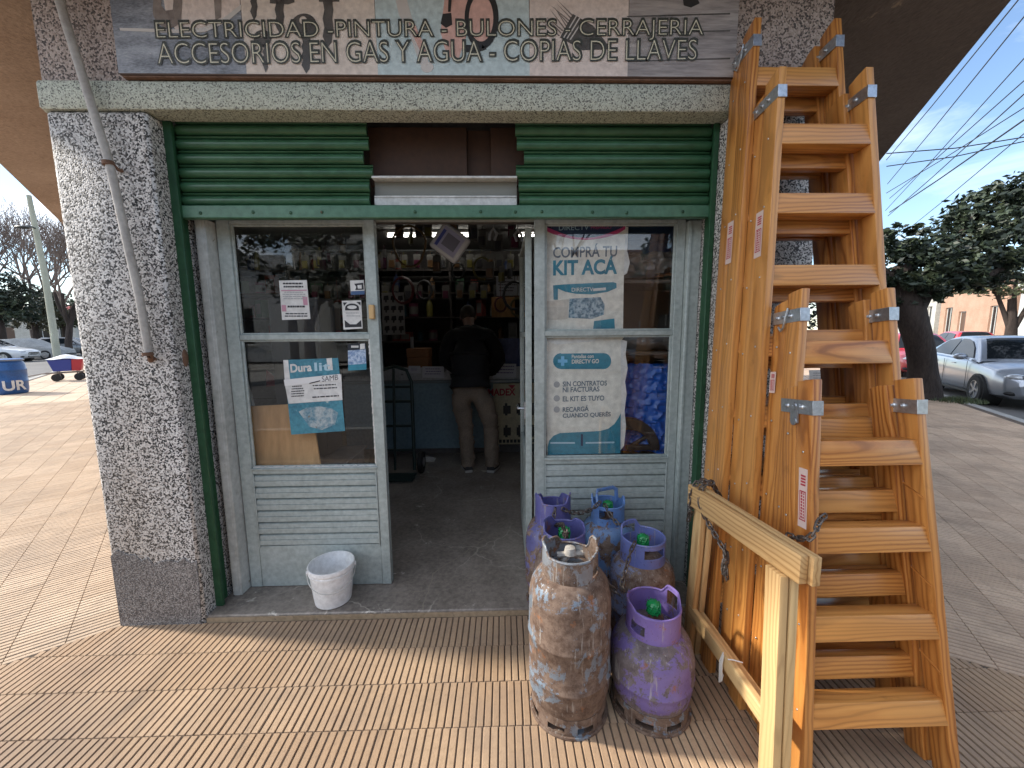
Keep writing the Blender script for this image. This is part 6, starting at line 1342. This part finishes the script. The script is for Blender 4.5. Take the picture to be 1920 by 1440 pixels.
# ================================================================== HOUSES
def house(name, label, c, rz, w, d, h, wall, opens, roof=None, cornice=True, cat='house', rh=0, trim=None):
    """front face along local x at y=0 facing -y; opens: (kind,x,z,w,h)"""
    o = empty(name, c, label, cat, None, 0); o.rotation_euler.z = rz
    # front wall with real openings: split in a grid
    xs_ = sorted({-w/2, w/2}|{p for k in opens for p in (k[1]-k[3]/2, k[1]+k[3]/2)}); zs_ = sorted({0, h}|{p for k in opens for p in (k[2], k[2]+k[4])})
    mb = MB()
    for a, b in zip(xs_, xs_[1:]):
        for e, f in zip(zs_, zs_[1:]):
            mx0, mz0 = (a+b)/2, (e+f)/2
            if any(abs(mx0-k[1]) < k[3]/2 and k[2] < mz0 < k[2]+k[4] for k in opens): continue
            mb.box((a, 0, e), (b, .25, f))
    mb.box((-w/2, .25, 0), (w/2, d, h)); mb.build('wall', wall, o, world=False, smooth=0)
    for k, x, z, ww, hh in opens:
        fm = MB(); t = .06
        fm.box((x-ww/2, .12, z), (x-ww/2+t, .18, z+hh)); fm.box((x+ww/2-t, .12, z), (x+ww/2, .18, z+hh)); fm.box((x-ww/2+t, .12, z+hh-t), (x+ww/2-t, .18, z+hh)); fm.box((x-ww/2+t, .12, z), (x+ww/2-t, .18, z+t))
        if k == 'window': fm.box((x-.02, .12, z+t), (x+.02, .17, z+hh-t))
        f = fm.build(k, trim or M_WHITE, o, world=False, smooth=0)
        p = MB(); p.box((x-ww/2+t, .145, z+t), (x+ww/2-t, .155, z+hh-t)); p.build('pane' if k == 'window' else 'leaf', M_CGL if k == 'window' else flat('door_brown', (.09, .05, .03), .5), f, world=False, smooth=0)
        if k == 'window': p = MB(); p.box((x-ww/2-.08, -.08, z-.07), (x+ww/2+.08, .0, z)); p.build('sill', trim or M_KERB, f, world=False, smooth=0)
    if cornice: mb = MB(); mb.box((-w/2-.1, -.15, h-.25), (w/2+.1, -.001, h+.02)); mb.box((-w/2-.02, -.08, h+.02), (w/2+.02, .3, h+.4)); mb.build('cornice', trim or wall, o, world=False, bevel=.02)
    if roof:
        mb = MB(); e = .4; mb.add([(-w/2-e, -e, h), (w/2+e, -e, h), (w/2+e, d+e, h), (-w/2-e, d+e, h), (-w/2+1, d*.5, h+rh), (w/2-1, d*.5, h+rh)], [(0, 1, 5, 4), (1, 2, 5), (2, 3, 4, 5), (3, 0, 4), (0, 3, 2, 1)]); mb.build('roof', roof, o, world=False, smooth=0)
    return o
H_WH = worn('house_cream', (.4, .38, .33), (.5, .48, .43), (.35, .32, .28), 1, 10, .9, spots=.7); H_PE = worn('house_peach', (.36, .21, .14), (.44, .28, .2), (.3, .15, .1), 1.5, 14, .9, spots=.6); H_GN = worn('house_lime', (.34, .36, .2), (.42, .44, .26), None, 1, 10, .9); H_RD = worn('red_roof', (.3, .03, .03), (.42, .05, .05), None, 1, 10, .7); H_GY = worn('house_grey', (.4, .4, .39), (.5, .5, .48), None, 1, 10, .9)
rzR = math.atan2(dR.y, dR.x)+math.pi
def hR_(s, t=14.3): p = B+dR*s+nR*t; return Vector((p.x, p.y, 0))
rzR = math.atan2(-dR.y, -dR.x)
def rface(n): return math.atan2(n.y, n.x)+math.pi/2
rr_ = rface(-nR)
house('cream_house', 'cream house with tall dark windows across the right street', hR_(54), rr_, 15, 8, 5.6, H_WH, [('window', -5.4, .9, 1.3, 2.6), ('window', -2.4, .9, 1.3, 2.6), ('door', .8, 0, 1.3, 3.0), ('window', 3.6, .9, 1.3, 2.6), ('window', 6.2, .9, 1.0, 2.6)])
house('peach_house', 'peach brick house next to the cream one across the right street', hR_(40.5), rr_, 10, 8, 4.6, H_PE, [('window', -3.4, .8, 1.3, 2.4), ('door', -1.0, 0, 1.2, 2.8), ('window', 3.4, .8, 1.0, 2.2)], None, True)
house('red_roof_house', 'lime house with a red roof showing above the peach house', hR_(40, 21), rr_, 16, 8, 7.6, H_GN, [('window', -4, 4.5, 1.4, 1.8), ('window', 2, 4.5, 1.4, 1.8)], H_RD, False, rh=2.8)
house('grey_house', 'pale grey house at the right edge across the street', hR_(29.5), rr_, 9.6, 8, 4.2, H_GY, [('window', -2.8, .8, 1.4, 2.2), ('door', .4, 0, 1.2, 2.6), ('window', 3.0, .8, 1.2, 2.2)])
b = B+dR*28.5+nR*11.8; b.z = 0
leafy('leafy_tree', b, [(b+Vector((0, 0, 4.2)), (2.1, 2.1, 1.2), 2800), (b+Vector((1.3, -1.0, 3.8)), (1.5, 1.5, 1.0), 1400), (b+Vector((-1.2, .9, 4.3)), (1.5, 1.5, .9), 1400)], .26, L_MID, 'rounded olive green tree across the right street', [b, b+Vector((.1, 0, 1.2)), b+Vector((.0, .1, 3.0))], [.26, .22, .15])
b = B+dR*62+nR*12; b.z = 0
leafy('leafy_tree', b, [(b+Vector((0, 0, 6)), (3, 3, 2.4), 2000)], .4, L_DARK, 'far dark tree behind the leaning trunk on the right street', [b, b+Vector((.1, 0, 1.6)), b+Vector((.0, .1, 4.5))], [.3, .25, .18])
rl = rface(-nL)
def hL_(s, t=16): p = A+dL*s+nL*t; return Vector((p.x, p.y, 0))
q = PY(55, 660, 50); house('white_house', 'white house with a dark doorway behind the cars on the left', (q.x, q.y, 0), R(20), 9, 7, 4.0, H_WH, [('door', -1.6, 0, 1.2, 2.6), ('window', 1.4, 1.0, 1.4, 1.6), ('window', 3.4, 1.0, .9, 1.6)])
q = PY(140, 655, 62); house('grey_house', 'low grey house far down the left street beside the pillar', (q.x, q.y, 0), R(25), 9, 7, 4.6, H_GY, [('window', -2, 1, 1.3, 1.6), ('window', 1.6, 1, 1.3, 1.6)], H_RD, False, rh=1.6)
q = PY(-90, 655, 52); house('cream_house', 'cream house cut by the left edge', (q.x, q.y, 0), R(20), 9, 7, 4.4, H_WH, [('window', -2, 1, 1.3, 1.6), ('window', 1.6, 1, 1.3, 1.6)])
# houses and trees on the far side of the crossing, seen only as reflections in the glass
for i, (x, w, h, m) in enumerate(((-17, 11, 5.2, H_GY), (-5.5, 11, 6.4, H_WH), (6, 11, 5.4, H_PE), (17.5, 11, 6, H_GY))):
    house('corner_house', ['grey house facing the shop across the crossing', 'tall cream house facing the shop across the crossing', 'peach house facing the shop across the crossing', 'grey house across the crossing, beyond the peach one'][i], (x, -17.5, 0), math.pi, w, 8, h, m, [('window', -3, .9, 1.4, 2), ('door', 0, 0, 1.3, 2.6), ('window', 3, .9, 1.4, 2)])
bare_tree('bare_tree', (-1.8, -13.4, 0), 9.5, 'bare tree on the pavement facing the shop, before the cream house', None, 5, .2, .5, 21); bare_tree('bare_tree', (3.6, -13.6, 0), 9.5, 'bare tree on the pavement facing the shop, before the peach house', None, 5, .2, .5, 33)
b = Vector((-8.5, -13.5, 0)); leafy('leafy_tree', b, [(b+Vector((0, 0, 4.8)), (2.6, 2.2, 2.0), 1700), (b+Vector((2, .4, 4.2)), (1.8, 1.6, 1.4), 900)], .36, L_DARK, 'dark tree on the pavement facing the shop', [b, b+Vector((0, 0, 1.5)), b+Vector((.2, 0, 3.6))], [.26, .22, .15])
b = Vector((9.5, -13.5, 0)); leafy('leafy_tree', b, [(b+Vector((0, 0, 4.8)), (2.6, 2.2, 2.0), 1700), (b+Vector((-2, .4, 4.2)), (1.8, 1.6, 1.4), 900)], .36, L_DARK, 'dark tree facing the shop, before the grey house', [b, b+Vector((0, 0, 1.5)), b+Vector((.2, 0, 3.6))], [.26, .22, .15])
car('parked_car', 'dark car parked across the crossing, facing the shop', (-3.2, -10.8, RZ), 0, P_DRK); car('parked_car', 'grey car parked across the crossing, before the peach house', (3.4, -10.8, RZ), math.pi, P_GRY, 'hatch')
# ================================================================== OVERHEAD WIRES
for i, (a, b, za, r_) in enumerate((((1915, -10), (1662, 300), 7.2, .012), ((1935, 10), (1664, 345), 7.0, .012), ((1940, 85), (1660, 395), 7.0, .012), ((1930, 140), (1668, 372), 6.6, .012), ((1930, 165), (1665, 405), 6.5, .014), ((1935, 212), (1668, 398), 6.3, .02), ((1935, 190), (1662, 362), 6.4, .012), ((1930, 240), (1690, 440), 6.0, .012))):
    p, q = PZ(*a, za), PZ(*b, za); d = (q-p); q2 = p+d*1.0
    mb = MB(); mb.tube([p-d*.6, p-d*.3-Vector((0, 0, .02)), p-Vector((0, 0, .03)), p+d*.5-Vector((0, 0, .05)), q], r_, 5); o = recenter(mb.build('overhead_wire', M_BLACK))
    tag(o, 'thick dark overhead cable running along the right street' if r_ > .02 else 'thin overhead wire slanting along the right street', 'wire', 'overhead wires above the right street')
for i, (a, b) in enumerate((((1662, 288), (1935, 255)), ((1662, 312), (1935, 262)), ((1665, 430), (1840, 448)))):
    p, q = PZ(*a, 8.0 if i < 2 else 5), PZ(*b, 8.0 if i < 2 else 5); mb = MB(); mb.tube([p, p.lerp(q, .5)-Vector((0, 0, .1)), q], .02, 5); tag(recenter(mb.build('overhead_wire', M_BLACK)), 'thin overhead wire crossing the right street nearly level', 'wire', 'wires crossing the right street')
